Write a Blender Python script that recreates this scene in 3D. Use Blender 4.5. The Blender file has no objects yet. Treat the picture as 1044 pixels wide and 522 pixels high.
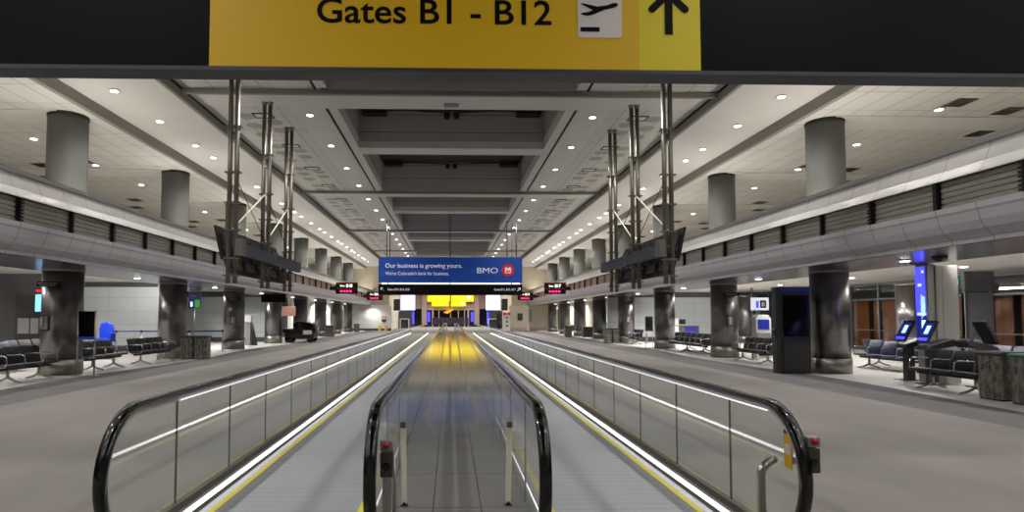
import bpy, bmesh, math, random
from mathutils import Vector, Matrix
random.seed(7)
scn = bpy.context.scene
COL = scn.collection
PI = math.pi

# ---------------------------------------------------------------- camera
cam_d = bpy.data.cameras.new('camera')
cam_d.sensor_fit = 'HORIZONTAL'
cam_d.sensor_width = 36.0
cam_d.lens = 600.0 / 1044.0 * 36.0
cam_d.shift_x = 49.0 / 1044.0
cam_d.shift_y = 35.0 / 1044.0
cam_d.clip_start = 0.05
cam_d.clip_end = 400
cam = bpy.data.objects.new('camera', cam_d)
COL.objects.link(cam)
cam.location = (-0.05, 0.0, 1.6)
cam.rotation_euler = (PI / 2 + math.radians(2.576), 0.0, math.radians(-1.337))
scn.camera = cam

# ---------------------------------------------------------------- world and exposure
w = bpy.data.worlds.new('night'); scn.world = w; w.use_nodes = True
w.node_tree.nodes['Background'].inputs[0].default_value = (0.05, 0.055, 0.07, 1)
w.node_tree.nodes['Background'].inputs[1].default_value = 0.3
vs = scn.view_settings
vs.view_transform = 'Standard'; vs.look = 'None'; vs.gamma = 1.0; vs.exposure = 0.12; vs.use_curve_mapping = False
scn.cycles.transparent_max_bounces = 48
scn.cycles.max_bounces = 10
scn.cycles.diffuse_bounces = 5
scn.cycles.glossy_bounces = 5
scn.cycles.use_denoising = True
scn.cycles.sample_clamp_indirect = 6.0
scn.cycles.caustics_reflective = False
scn.cycles.caustics_refractive = False

# light levels (watts / emission strengths)
W_CENTRE = 360.0      # downlights of the central strips
W_OUTER = 360.0       # downlights of the outer smooth ceiling
W_SIDE = 150.0        # downlights over the mezzanines
W_GATE = 470.0        # downlights of the gate lounges
W_COVE = 48.0        # cove uplights behind the mezzanine parapets
LED = 3.6

# ---------------------------------------------------------------- materials
def lin(c):
    return tuple(((x / 255.0) / 12.92 if x / 255.0 <= 0.04045 else ((x / 255.0 + 0.055) / 1.055) ** 2.4) for x in c)
MATS = {}
def mat(name, rgb, rough=0.6, metal=0.0, var=0.0, scale=8.0, stretch=(1, 1, 1), bump=0.0, bscale=None, emit=0.0, emit_rgb=None, spec=0.5, coat=0.0):
    if name in MATS: return MATS[name]
    m = bpy.data.materials.new(name); m.use_nodes = True
    nt = m.node_tree; b = nt.nodes['Principled BSDF']
    c = lin(rgb)
    b.inputs['Base Color'].default_value = (*c, 1)
    b.inputs['Roughness'].default_value = rough
    b.inputs['Metallic'].default_value = metal
    b.inputs['Specular IOR Level'].default_value = spec
    b.inputs['Coat Weight'].default_value = coat
    if emit:
        e = lin(emit_rgb or rgb)
        b.inputs['Emission Color'].default_value = (*e, 1)
        b.inputs['Emission Strength'].default_value = emit
    if var or bump:
        tc = nt.nodes.new('ShaderNodeTexCoord'); mp = nt.nodes.new('ShaderNodeMapping')
        mp.inputs['Scale'].default_value = stretch
        nt.links.new(tc.outputs['Object'], mp.inputs['Vector'])
        n = nt.nodes.new('ShaderNodeTexNoise'); n.inputs['Scale'].default_value = scale; n.inputs['Detail'].default_value = 4
        nt.links.new(mp.outputs['Vector'], n.inputs['Vector'])
    if var:
        r = nt.nodes.new('ShaderNodeMapRange')
        r.inputs['From Min'].default_value = 0.25; r.inputs['From Max'].default_value = 0.75
        r.inputs['To Min'].default_value = 1 - var; r.inputs['To Max'].default_value = 1 + var
        nt.links.new(n.outputs['Fac'], r.inputs['Value'])
        mx = nt.nodes.new('ShaderNodeMix'); mx.data_type = 'RGBA'; mx.blend_type = 'MULTIPLY'
        mx.inputs['Factor'].default_value = 1
        mx.inputs['A'].default_value = (*c, 1)
        nt.links.new(r.outputs['Result'], mx.inputs['B'])
        nt.links.new(mx.outputs['Result'], b.inputs['Base Color'])
    if bump:
        bp = nt.nodes.new('ShaderNodeBump'); bp.inputs['Strength'].default_value = bump; bp.inputs['Distance'].default_value = 0.02
        nt.links.new(n.outputs['Fac'], bp.inputs['Height'])
        nt.links.new(bp.outputs['Normal'], b.inputs['Normal'])
    MATS[name] = m
    return m

def grid_mat(name, rgb, line_rgb, sx, sy, axes='XY', width=0.02, rough=0.6, metal=0.0, var=0.0, vscale=3.0, spec=0.5, off=(0, 0)):
    """a surface with seams every sx by sy metres (object space), seam width in metres"""
    m = bpy.data.materials.new(name); m.use_nodes = True
    nt = m.node_tree; b = nt.nodes['Principled BSDF']
    b.inputs['Roughness'].default_value = rough; b.inputs['Metallic'].default_value = metal
    b.inputs['Specular IOR Level'].default_value = spec
    tc = nt.nodes.new('ShaderNodeTexCoord'); sp = nt.nodes.new('ShaderNodeSeparateXYZ')
    nt.links.new(tc.outputs['Object'], sp.inputs[0])
    outs = []
    for ax, s, o in zip(axes, (sx, sy), off):
        if not s: continue
        a = nt.nodes.new('ShaderNodeMath'); a.operation = 'ADD'; a.inputs[1].default_value = o + 1000 * s
        nt.links.new(sp.outputs[ax], a.inputs[0])
        d = nt.nodes.new('ShaderNodeMath'); d.operation = 'MODULO'; d.inputs[1].default_value = s
        nt.links.new(a.outputs[0], d.inputs[0])
        l = nt.nodes.new('ShaderNodeMath'); l.operation = 'LESS_THAN'; l.inputs[1].default_value = width
        nt.links.new(d.outputs[0], l.inputs[0]); outs.append(l.outputs[0])
    fac = outs[0]
    if len(outs) > 1:
        q = nt.nodes.new('ShaderNodeMath'); q.operation = 'MAXIMUM'
        nt.links.new(outs[0], q.inputs[0]); nt.links.new(outs[1], q.inputs[1]); fac = q.outputs[0]
    mx = nt.nodes.new('ShaderNodeMix'); mx.data_type = 'RGBA'
    nt.links.new(fac, mx.inputs['Factor'])
    mx.inputs['A'].default_value = (*lin(rgb), 1); mx.inputs['B'].default_value = (*lin(line_rgb), 1)
    if var:
        n = nt.nodes.new('ShaderNodeTexNoise'); n.inputs['Scale'].default_value = vscale; n.inputs['Detail'].default_value = 5
        nt.links.new(tc.outputs['Object'], n.inputs['Vector'])
        r = nt.nodes.new('ShaderNodeMapRange'); r.inputs['From Min'].default_value = 0.25; r.inputs['From Max'].default_value = 0.75
        r.inputs['To Min'].default_value = 1 - var; r.inputs['To Max'].default_value = 1 + var
        nt.links.new(n.outputs['Fac'], r.inputs['Value'])
        m2 = nt.nodes.new('ShaderNodeMix'); m2.data_type = 'RGBA'; m2.blend_type = 'MULTIPLY'; m2.inputs['Factor'].default_value = 1
        m2.inputs['A'].default_value = (*lin(rgb), 1)
        nt.links.new(r.outputs['Result'], m2.inputs['B']); nt.links.new(m2.outputs['Result'], mx.inputs['A'])
    nt.links.new(mx.outputs['Result'], b.inputs['Base Color'])
    MATS[name] = m
    return m

def glass_mat(name, tint=(0.97, 0.98, 0.97), f0=0.05, rough=0.02, haze=0.0, haze_rgb=(200, 205, 200)):
    m = bpy.data.materials.new(name); m.use_nodes = True
    nt = m.node_tree; nt.nodes.remove(nt.nodes['Principled BSDF'])
    out = nt.nodes['Material Output']
    t = nt.nodes.new('ShaderNodeBsdfTransparent'); t.inputs[0].default_value = (*tint, 1)
    g = nt.nodes.new('ShaderNodeBsdfGlossy'); g.inputs['Roughness'].default_value = rough; g.inputs[0].default_value = (1, 1, 1, 1)
    fr = nt.nodes.new('ShaderNodeFresnel'); fr.inputs[0].default_value = 1.5
    mx = nt.nodes.new('ShaderNodeMixShader')
    geo = nt.nodes.new('ShaderNodeNewGeometry'); inv = nt.nodes.new('ShaderNodeMath'); inv.operation = 'SUBTRACT'; inv.inputs[0].default_value = 1.0
    nt.links.new(geo.outputs['Backfacing'], inv.inputs[1])
    ml = nt.nodes.new('ShaderNodeMath'); ml.operation = 'MULTIPLY'; ml.use_clamp = True
    m3 = nt.nodes.new('ShaderNodeMath'); m3.operation = 'MULTIPLY'; m3.inputs[1].default_value = 1.5; m3.use_clamp = True
    nt.links.new(fr.outputs[0], m3.inputs[0])
    nt.links.new(m3.outputs[0], ml.inputs[0]); nt.links.new(inv.outputs[0], ml.inputs[1])
    nt.links.new(ml.outputs[0], mx.inputs[0]); nt.links.new(t.outputs[0], mx.inputs[1]); nt.links.new(g.outputs[0], mx.inputs[2])
    last = mx
    if haze:
        d = nt.nodes.new('ShaderNodeBsdfDiffuse'); d.inputs[0].default_value = (*lin(haze_rgb), 1)
        m2 = nt.nodes.new('ShaderNodeMixShader'); m2.inputs[0].default_value = haze
        nt.links.new(mx.outputs[0], m2.inputs[1]); nt.links.new(d.outputs[0], m2.inputs[2]); last = m2
    nt.links.new(last.outputs[0], out.inputs[0])
    MATS[name] = m
    return m

M = {}
M['carpet'] = mat('carpet_brown', (121, 116, 112), 0.95, var=0.16, scale=0.9, stretch=(1, 0.45, 1), bump=0.15)
M['carpet_band'] = mat('carpet_dark', (90, 88, 88), 0.95, var=0.16, scale=1.2, bump=0.15)
M['gate_floor'] = mat('gate_terrazzo', (176, 172, 168), 0.45, var=0.07, scale=3.0)
M['ceil_smooth'] = mat('ceiling_plaster', (230, 229, 228), 0.85, var=0.02, scale=1.0)
M['ceil_tile'] = grid_mat('ceiling_tiles', (222, 221, 220), (168, 163, 155), 0.66, 1.31, width=0.025, rough=0.9)
M['ceil_trim'] = mat('ceiling_trim_grey', (150, 148, 142), 0.7)
M['patch'] = mat('ceiling_patch', (176, 180, 168), 0.8)
M['dark_line'] = mat('shadow_gap_black', (30, 30, 30), 0.8)
M['trough'] = grid_mat('trough_grey', (190, 189, 185), (70, 70, 70), 0, 0.66, axes='XZ', width=0.02, rough=0.8, off=(0, 0.1))
M['fascia'] = grid_mat('fascia_panels', (156, 153, 149), (70, 70, 72), 0.86, 0, axes='YZ', width=0.012, rough=0.35, off=(0.45, 0))
M['fascia_low_lit'] = grid_mat('fascia_low_lit_panels', (208, 207, 214), (80, 80, 82), 0.86, 0, axes='YZ', width=0.012, off=(0.37, 0), rough=0.32, metal=0.25)  # paler than the upper panels: floor bounce light put into the colour
M['fascia_top'] = mat('fascia_top_rail', (150, 150, 150), 0.4, 0.3)
M['soffit'] = mat('soffit_metal', (150, 150, 152), 0.22, 0.7, var=0.05, scale=2)
M['louver'] = mat('louver_metal', (176, 172, 164), 0.45, 0.3, var=0.1, scale=6)
M['louver_dark'] = mat('louver_post_dark', (28, 28, 28), 0.5, 0.3)
M['pane_tan'] = mat('mezzanine_panel_tan', (176, 146, 130), 0.4, var=0.12, scale=2)
M['colsteel'] = mat('column_steel', (122, 120, 120), 0.3, 0.95, var=0.08, scale=3.0, stretch=(6, 6, 0.15))
M['colbase'] = mat('column_base_steel', (140, 135, 130), 0.32, 0.9, var=0.06, scale=4)
M['colpaint'] = mat('column_paint', (92, 93, 89), 0.6)
M['black'] = mat('black_plastic', (16, 16, 17), 0.45)
M['blackgloss'] = mat('black_gloss', (10, 10, 12), 0.12)
M['rubber'] = mat('handrail_rubber', (12, 12, 13), 0.13, var=0.1, scale=30, coat=0.3)
M['steel'] = mat('brushed_steel', (176, 172, 166), 0.28, 0.95, var=0.08, scale=5, stretch=(1, 0.1, 1))
M['pole'] = mat('pole_steel', (128, 122, 112), 0.4, 0.85, var=0.08, scale=6, stretch=(2, 2, 0.2))
M['chrome'] = mat('chrome', (205, 205, 208), 0.12, 1.0)
M['seat'] = mat('seat_vinyl_black', (15, 16, 20), 0.45, bump=0.05)
M['seatblue'] = mat('seat_vinyl_navy', (20, 27, 54), 0.42, bump=0.05)
M['sign_black'] = mat('sign_black', (11, 11, 11), 0.7, spec=0.15)
M['sign_lip'] = mat('sign_lip_grey', (78, 80, 86), 0.5, 0.2)
M['sign_yellow'] = mat('sign_amber', (216, 172, 22), 0.55, emit=0.14)
M['sign_yellow2'] = mat('sign_yellow_green', (214, 196, 28), 0.55, emit=0.14)
M['sign_white'] = mat('sign_white', (225, 218, 215), 0.5, emit=0.10)
M['led'] = mat('led_white', (255, 255, 255), 0.5, emit=LED, emit_rgb=(250, 250, 255))
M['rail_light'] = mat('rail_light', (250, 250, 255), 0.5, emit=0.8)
M['skirt'] = mat('skirt_metal', (92, 88, 84), 0.32, 0.8, var=0.08, scale=4)
M['deck'] = mat('balustrade_deck', (120, 116, 110), 0.3, 0.85, var=0.06, scale=5)
M['yellowline'] = mat('yellow_line', (205, 190, 30), 0.5)
M['pallet'] = grid_mat('pallet_aluminium', (152, 155, 160), (122, 124, 128), 0.0, 0.133, axes='XY', width=0.008, rough=0.42, metal=0.45, var=0.06, vscale=1.5)
M['median'] = grid_mat('median_plates', (122, 121, 120), (82, 80, 78), 0.37, 0.98, width=0.012, rough=0.085, metal=0.0, var=0.10, vscale=2.0, off=(0.185, 0.3))
M['comb'] = grid_mat('comb_plate', (130, 130, 130), (60, 60, 60), 0.03, 0, width=0.008, rough=0.4, metal=0.8)
M['glass'] = glass_mat('balustrade_glass', haze=0.06)
M['winglass'] = glass_mat('window_glass', tint=(0.8, 0.83, 0.83))
M['lamp'] = mat('lamp_lens', (255, 255, 255), 0.5, emit=9.0, emit_rgb=(255, 253, 250))
M['ring'] = mat('lamp_ring', (215, 212, 205), 0.4)
M['vent'] = mat('vent_grey', (112, 108, 100), 0.7, 0.2)
M['bulk'] = mat('mezzanine_wall', (186, 180, 168), 0.8)
M['wall_grey'] = grid_mat('wall_grey_panels', (196, 201, 203), (158, 163, 165), 1.22, 0.62, axes='XZ', width=0.015, rough=0.6)
M['wall_dark'] = mat('wall_dark', (62, 62, 62), 0.7, var=0.05)
M['wall_cream'] = mat('wall_cream', (212, 202, 182), 0.8, var=0.03, scale=1)
M['wall_white'] = mat('wall_white', (222, 222, 216), 0.7)
M['header'] = mat('header_dark', (70, 72, 74), 0.6)
M['gate_ceiling'] = mat('gate_ceiling_white', (226, 222, 216), 0.8)
M['wood'] = grid_mat('wood_doors', (172, 94, 34), (90, 50, 22), 0.36, 0, axes='YZ', width=0.02, rough=0.45, var=0.15, vscale=1.2)
M['mullion'] = mat('mullion_grey', (86, 88, 90), 0.45, 0.5)
M['door_grey'] = mat('door_grey', (104, 106, 108), 0.5, 0.2)
M['granite'] = mat('bin_metal_pattern', (122, 119, 112), 0.3, 0.7, var=0.85, scale=13, stretch=(1, 1, 0.5), bump=0.5)
M['bin_plain'] = mat('bin_panel', (104, 102, 98), 0.4, 0.5, var=0.25, scale=5)
M['green'] = mat('bin_lid_green', (18, 84, 62), 0.4)
M['kiosk_grey'] = mat('totem_grey', (140, 138, 136), 0.45, 0.2)
M['kiosk_dark'] = mat('kiosk_dark', (40, 42, 44), 0.3, 0.3)
M['blue_belt'] = mat('belt_blue', (34, 38, 120), 0.6)
M['banner_blue'] = mat('banner_blue', (22, 72, 160), 0.6, emit=0.14, emit_rgb=(22, 80, 190))
M['white_text'] = mat('white_lettering', (225, 222, 232), 0.5, emit=0.35)
M['red'] = mat('roundel_red', (200, 20, 32), 0.5, emit=0.3)
M['ledpink'] = mat('led_pink', (255, 30, 110), 0.5, emit=3.0)
M['ledgreen'] = mat('led_green_white', (215, 245, 205), 0.5, emit=1.6)
M['exit'] = mat('exit_green', (40, 190, 120), 0.5, emit=1.2)
M['scr_blue'] = mat('screen_blue', (60, 60, 235), 0.3, emit=2.2)
M['scr_pale'] = mat('screen_pale', (170, 205, 255), 0.3, emit=1.6)
M['scr_navy'] = mat('screen_navy', (26, 30, 110), 0.3, emit=0.9)
M['scr_cyan'] = mat('screen_cyan', (120, 190, 225), 0.3, emit=1.2)
M['scr_pink'] = mat('screen_tan', (190, 140, 125), 0.4, emit=0.5)
M['lightbox'] = mat('lightbox_pale', (205, 220, 255), 0.4, emit=1.5)
M['yellow_glow'] = mat('far_sign_yellow', (255, 226, 20), 0.4, emit=1.3)
M['pinkwall'] = mat('far_wall_pink', (190, 168, 160), 0.7)
M['purple'] = mat('far_seat_purple', (52, 38, 62), 0.5)
M['rack'] = mat('rack_beam_grey', (66, 70, 84), 0.45, 0.4)
M['rack_end'] = mat('rack_end_grey', (112, 108, 102), 0.5, 0.3)
M['safety_yellow'] = mat('safety_yellow', (210, 160, 20), 0.5)
M['sticker'] = mat('sticker_amber', (225, 170, 30), 0.5)
M['post'] = mat('post_pale_steel', (250, 240, 224), 0.45, 0.1)
M['paper'] = mat('paper_white', (210, 208, 205), 0.7)
M['blue_vinyl'] = mat('blue_vinyl', (24, 60, 190), 0.45)
M['frame'] = mat('frame_dark', (44, 42, 40), 0.5)

# ---------------------------------------------------------------- helpers
def link(o, parent=None):
    COL.objects.link(o)
    if parent: o.parent = parent
    return o

def tag(o, label=None, cat=None, group=None, kind=None):
    if label: o['label'] = label
    if cat: o['category'] = cat
    if group: o['group'] = group
    if kind: o['kind'] = kind
    return o

def thing(name, label, cat, loc=(0, 0, 0), rz=0.0, group=None):
    o = bpy.data.objects.new(name, None); o.empty_display_size = 0.2
    o.location = loc; o.rotation_euler = (0, 0, rz)
    link(o)
    return tag(o, label, cat, group)

class MB:
    def __init__(s): s.v = []; s.f = []; s.m = []; s.cur = 0; s.sm = []; s.smooth = False
    def add(s, vs, fs):
        n = len(s.v); s.v += [tuple(p) for p in vs]
        for f in fs: s.f.append([i + n for i in f]); s.m.append(s.cur); s.sm.append(s.smooth)
        return s
    def box(s, x0, x1, y0, y1, z0, z1):
        x0, x1 = min(x0, x1), max(x0, x1); y0, y1 = min(y0, y1), max(y0, y1); z0, z1 = min(z0, z1), max(z0, z1)
        return s.add([(x0, y0, z0), (x1, y0, z0), (x1, y1, z0), (x0, y1, z0), (x0, y0, z1), (x1, y0, z1), (x1, y1, z1), (x0, y1, z1)],
                     [(3, 2, 1, 0), (4, 5, 6, 7), (0, 1, 5, 4), (1, 2, 6, 5), (2, 3, 7, 6), (3, 0, 4, 7)])
    def obox(s, c, size, rot):           # oriented box, rot = Matrix 3x3
        hx, hy, hz = [q / 2 for q in size]; c = Vector(c)
        vs = [c + rot @ Vector((a * hx, b * hy, d * hz)) for d in (-1, 1) for a, b in ((-1, -1), (1, -1), (1, 1), (-1, 1))]
        return s.add(vs, [(3, 2, 1, 0), (4, 5, 6, 7), (0, 1, 5, 4), (1, 2, 6, 5), (2, 3, 7, 6), (3, 0, 4, 7)])
    def prism(s, pts, axis, a0, a1):
        """pts: 2D outline; axis 'Y': pts are (x,z); 'X': (y,z); 'Z': (x,y)"""
        def P(p, a): return {'Y': (p[0], a, p[1]), 'X': (a, p[0], p[1]), 'Z': (p[0], p[1], a)}[axis]
        n = len(pts)
        vs = [P(p, a0) for p in pts] + [P(p, a1) for p in pts]
        sm = s.smooth
        fs = [(i, (i + 1) % n, (i + 1) % n + n, i + n) for i in range(n)]
        s.add(vs, fs); k = len(s.v) - 2 * n
        s.f.append([k + i for i in range(n)][::-1]); s.f.append([k + n + i for i in range(n)])
        s.m += [s.cur] * 2; s.sm += [False] * 2
        return s
    def tube(s, pts, r, seg=12, cap=True):
        pts = [Vector(p) for p in pts]; rings = []
        rr = r if isinstance(r, (list, tuple)) else [r] * len(pts)
        d0 = (pts[1] - pts[0]).normalized()
        up = Vector((0, 0, 1)) if abs(d0.z) < 0.9 else Vector((1, 0, 0))
        u = d0.cross(up).normalized()
        for i, p in enumerate(pts):
            if i == 0: d = pts[1] - pts[0]
            elif i == len(pts) - 1: d = pts[-1] - pts[-2]
            else: d = (pts[i + 1] - p).normalized() + (p - pts[i - 1]).normalized()
            d.normalize(); u = (u - d * u.dot(d)).normalized(); v = d.cross(u)
            rings.append([p + (u * math.cos(2 * PI * k / seg) + v * math.sin(2 * PI * k / seg)) * rr[i] for k in range(seg)])
        n = len(rings); vs = [q for ring in rings for q in ring]; fs = []
        for i in range(n - 1):
            for k in range(seg):
                a = i * seg + k; b = i * seg + (k + 1) % seg
                fs.append((a, b, b + seg, a + seg))
        sm = s.smooth; s.smooth = True; s.add(vs, fs); s.smooth = sm
        if cap:
            k = len(s.v) - n * seg
            s.f.append([k + i for i in range(seg)][::-1]); s.f.append([k + (n - 1) * seg + i for i in range(seg)]); s.m += [s.cur] * 2; s.sm += [False] * 2
        return s
    def lathe(s, prof, cx=0, cy=0, seg=40, smooth=True):
        n = len(prof); vs = []
        for r, z in prof:
            for k in range(seg): vs.append((cx + r * math.cos(2 * PI * k / seg), cy + r * math.sin(2 * PI * k / seg), z))
        fs = []
        for i in range(n - 1):
            for k in range(seg):
                a = i * seg + k; b = i * seg + (k + 1) % seg; fs.append((a, b, b + seg, a + seg))
        sm = s.smooth; s.smooth = smooth; s.add(vs, fs); s.smooth = sm
        k = len(s.v) - n * seg
        if prof[0][0] > 1e-4: s.f.append([k + i for i in range(seg)][::-1]); s.m.append(s.cur); s.sm.append(False)
        if prof[-1][0] > 1e-4: s.f.append([k + (n - 1) * seg + i for i in range(seg)]); s.m.append(s.cur); s.sm.append(False)
        return s
    def sweep(s, rings, closed_ring=True, caps=True):
        m_ = len(rings[0]); vs = [p for r in rings for p in r]; fs = []
        for i in range(len(rings) - 1):
            for k in range(m_ if closed_ring else m_ - 1):
                a = i * m_ + k; b = i * m_ + (k + 1) % m_; fs.append((a, b, b + m_, a + m_))
        s.add(vs, fs)
        if caps and closed_ring:
            k = len(s.v) - len(rings) * m_
            s.f.append([k + i for i in range(m_)][::-1]); s.f.append([k + (len(rings) - 1) * m_ + i for i in range(m_)]); s.m += [s.cur] * 2; s.sm += [False] * 2
        return s
    def build(s, name, material, parent=None, loc=None, bevel=0.0):
        me = bpy.data.meshes.new(name); me.from_pydata(s.v, [], s.f)
        mats = material if isinstance(material, (list, tuple)) else [material]
        for q in mats: me.materials.append(q if not isinstance(q, str) else M[q])
        for p, i, sm in zip(me.polygons, s.m, s.sm): p.material_index = i; p.use_smooth = sm
        bm = bmesh.new(); bm.from_mesh(me); bmesh.ops.recalc_face_normals(bm, faces=bm.faces); bm.to_mesh(me); bm.free()
        me.update()
        o = bpy.data.objects.new(name, me)
        if loc: o.location = loc
        if bevel:
            b = o.modifiers.new('bevel', 'BEVEL'); b.width = bevel; b.segments = 2; b.limit_method = 'ANGLE'
        return link(o, parent)

def struct(name, mb, material, **k):
    o = mb.build(name, material, **k); o['kind'] = 'structure'; return o

def rotx(a): return Matrix.Rotation(a, 3, 'X')
def roty(a): return Matrix.Rotation(a, 3, 'Y')
def rotz(a): return Matrix.Rotation(a, 3, 'Z')

def copy_tree(o, parent=None):
    kids = list(o.children)
    c = o.copy(); COL.objects.link(c)
    if parent: c.parent = parent
    for ch in kids: copy_tree(ch, c)
    return c

def text(name, body, material, width=None, height=None, loc=(0, 0, 0), facing='-Y', parent=None, bold=0.0, depth=0.004, align='LEFT', shear=0.0):
    """lettering as a mesh; scaled so that its bounding box has the given width and/or height; loc = lower left corner"""
    cu = bpy.data.curves.new(name, 'FONT'); cu.body = body; cu.size = 1.0; cu.offset = bold; cu.shear = shear
    cu.extrude = 0.0; cu.resolution_u = 4
    tmp = bpy.data.objects.new(name, cu); COL.objects.link(tmp)
    bpy.context.view_layer.update()
    dg = bpy.context.evaluated_depsgraph_get()
    me = bpy.data.meshes.new_from_object(tmp.evaluated_get(dg))
    bpy.data.objects.remove(tmp)
    xs = [v.co.x for v in me.vertices]; ys = [v.co.y for v in me.vertices]
    x0, x1, y0, y1 = min(xs), max(xs), min(ys), max(ys)
    sx = width / (x1 - x0) if width else None
    sy = height / (y1 - y0) if height else sx
    if sx is None: sx = sy
    ox = {'LEFT': x0, 'RIGHT': x1, 'CENTER': (x0 + x1) / 2}[align]
    for v in me.vertices:
        a = (v.co.x - ox) * sx; b = (v.co.y - y0) * sy
        v.co = {'-Y': (a, 0, b), '+X': (0, a, b), '-X': (0, -a, b)}[facing]
    me.materials.clear(); me.materials.append(M[material])
    o = bpy.data.objects.new(name, me); o.location = loc
    return link(o, parent)

ORD = ['nearest', 'second', 'third', 'fourth', 'fifth', 'sixth', 'seventh', 'eighth', 'ninth', 'tenth', 'eleventh', 'twelfth', 'thirteenth',
       'fourteenth', 'fifteenth', 'sixteenth', 'seventeenth', 'eighteenth', 'nineteenth', 'twentieth', 'twenty-first', 'twenty-second', 'twenty-third', 'twenty-fourth']
SIDE = {-1: 'left', 1: 'right'}
Y0C, DY = 16.75, 6.55          # first column row in view and the bay length
YA, YEND = -9.0, 70.0          # hall from behind the camera to the end walls

# ================================================================ THE SETTING
struct('floor', MB().box(-8.1, 8.1, YA, 97, -0.2, 0), 'carpet')
for s in (-1, 1):
    b = MB()
    # wavy inner edge of the terrazzo: a border band of darker carpet and the gate floor beyond
    pts = [(s * 8.1, YA)] + [(s * 8.1, 97)] + [(s * (9.75 + 0.25 * math.sin(y * 0.45 + 1)), y) for y in [97 - i * 1.0 for i in range(107)]]
    b.prism(pts, 'Z', -0.2, 0)
    struct('floor', b, 'carpet_band')
    b = MB()
    pts = [(s * 22, YA), (s * 22, 97)] + [(s * (9.75 + 0.25 * math.sin(y * 0.45 + 1)), y) for y in [97 - i * 1.0 for i in range(107)]]
    b.prism(pts, 'Z', -0.2, 0)
    struct('floor', b, 'gate_floor')

ZS, ZO, ZI = 7.3, 7.62, 7.9      # mezzanine ceiling, outer smooth ceiling, inner ceiling
for s in (-1, 1):
    struct('ceiling', MB().box(s * 10.15, s * 20.3, YA, YEND, ZS, ZS + 0.5), 'ceil_tile')
    # transverse downstand bands at each column row
    b = MB()
    for k in range(-3, 9): b.box(s * 10.9, s * 20.2, Y0C + k * DY - 0.55, Y0C + k * DY + 0.55, ZS - 0.03, ZS + 0.1)
    struct('ceiling', b, 'ceil_smooth')
    b = MB(); b.box(s * 10.15, s * 10.0, YA, YEND, ZS, ZO + 0.1)
    struct('trim_1', b, 'ceil_trim')
    struct('ceiling', MB().box(s * 7.55, s * 10.15, YA, 95, ZO, ZO + 0.3), 'ceil_smooth')
    b = MB().box(s * 7.55, s * 7.45, YA, YEND, ZO + 0.0, ZI + 0.1)
    struct('trim_2', b, 'ceil_trim')
    struct('trim_3', MB().box(s * 7.47, s * 7.42, YA, YEND, ZI - 0.05, ZI + 0.02), 'dark_line')
    # inner ceiling: tile field and smooth strip with the downlights
    b = MB()
    b.box(s * 4.85, s * 7.5, YA, YEND, ZI, ZI + 0.3)
    b.cur = 1
    for k in range(10):
        for j in range(2):
            for (dx, dy) in ((6.45, 0.30), (6.5, 1.2), (5.75, 0.85), (5.75, 1.7), (6.5, 2.2)):
                y = 18.1 + (k * 2 + j) * 3.275 + dy
                b.lathe([(0.27, ZI - 0.006), (0.27, ZI + 0.02)], s * dx, y, 20, smooth=False)
    struct('ceiling', b, ['ceil_tile', 'patch'])
    struct('ceiling', MB().box(s * 3.84, s * 4.85, YA, YEND, ZI - 0.012, ZI + 0.3), 'ceil_smooth')
    struct('trim_4', MB().box(s * 3.86, s * 3.72, YA, YEND, ZI + 0.03, ZI + 0.1), 'dark_line')
    struct('trim_5', MB().box(s * 3.74, s * 3.45, YA, YEND, ZI - 0.02, ZI + 0.35), 'ceil_smooth')
    struct('trim_6', MB().box(s * 3.62, s * 3.46, YA, YEND, ZI + 0.3, 9.4), 'trough')

# cross structure of each 13.1 m bay: white end band, two deep troughs with a beam between
b = MB(); d = MB(); r = MB(); f = MB(); dk = MB()
for k in range(-1, 5):
    y = 16.2 + 13.1 * k
    b.box(-4.86, 4.86, y, y + 1.4, ZI - 0.015, ZI + 0.5)        # end band
    b.box(-7.5, -4.84, y, y + 1.25, ZI - 0.012, ZI + 0.3); b.box(4.84, 7.5, y, y + 1.25, ZI - 0.012, ZI + 0.3)
    r.box(-7.55, 7.55, y - 0.14, y - 0.02, ZI - 0.16, ZI - 0.04)   # grey cross rail
    d.box(-3.62, 3.62, y + 5.55, y + 5.75, ZI + 0.1, 9.3)        # far face of trough A
    b.box(-3.6, 3.6, y + 5.53, y + 6.4, ZI - 0.015, ZI + 0.25)   # beam
    d.box(-3.62, 3.62, y + 6.2, y + 6.4, ZI + 0.1, 9.3)
    d.box(-3.62, 3.62, y + 12.9, y + 13.1, ZI - 0.02, 9.3)       # far face of trough B
    d.box(-3.62, 3.62, y + 1.3, y + 1.45, ZI + 0.1, 9.3)
    for (ya, yb) in ((y + 1.45, y + 5.55), (y + 6.4, y + 12.9)):
        f.box(-3.62, 3.62, ya, yb, 9.3, 9.4)
        for s in (-1, 1):
            dk.box(s * 3.3, s * 2.4, yb - 0.5, yb - 0.06, 9.05, 9.28)
            dk.box(s * 0.08, s * 0.28, yb - 0.2, yb - 0.03, 8.98, 9.2)
            dk.tube([(s * 2.6, yb - 0.3, 9.2), (s * 1.6, yb - 0.6, 9.12), (s * 0.3, yb - 0.3, 9.15)], 0.03, 6)
struct('ceiling', b, 'ceil_smooth'); struct('trim_7', r, 'ceil_trim'); struct('ceiling', d, 'trough')
struct('ceiling', f, 'wall_dark'); struct('trim_8', dk, 'frame')

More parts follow.
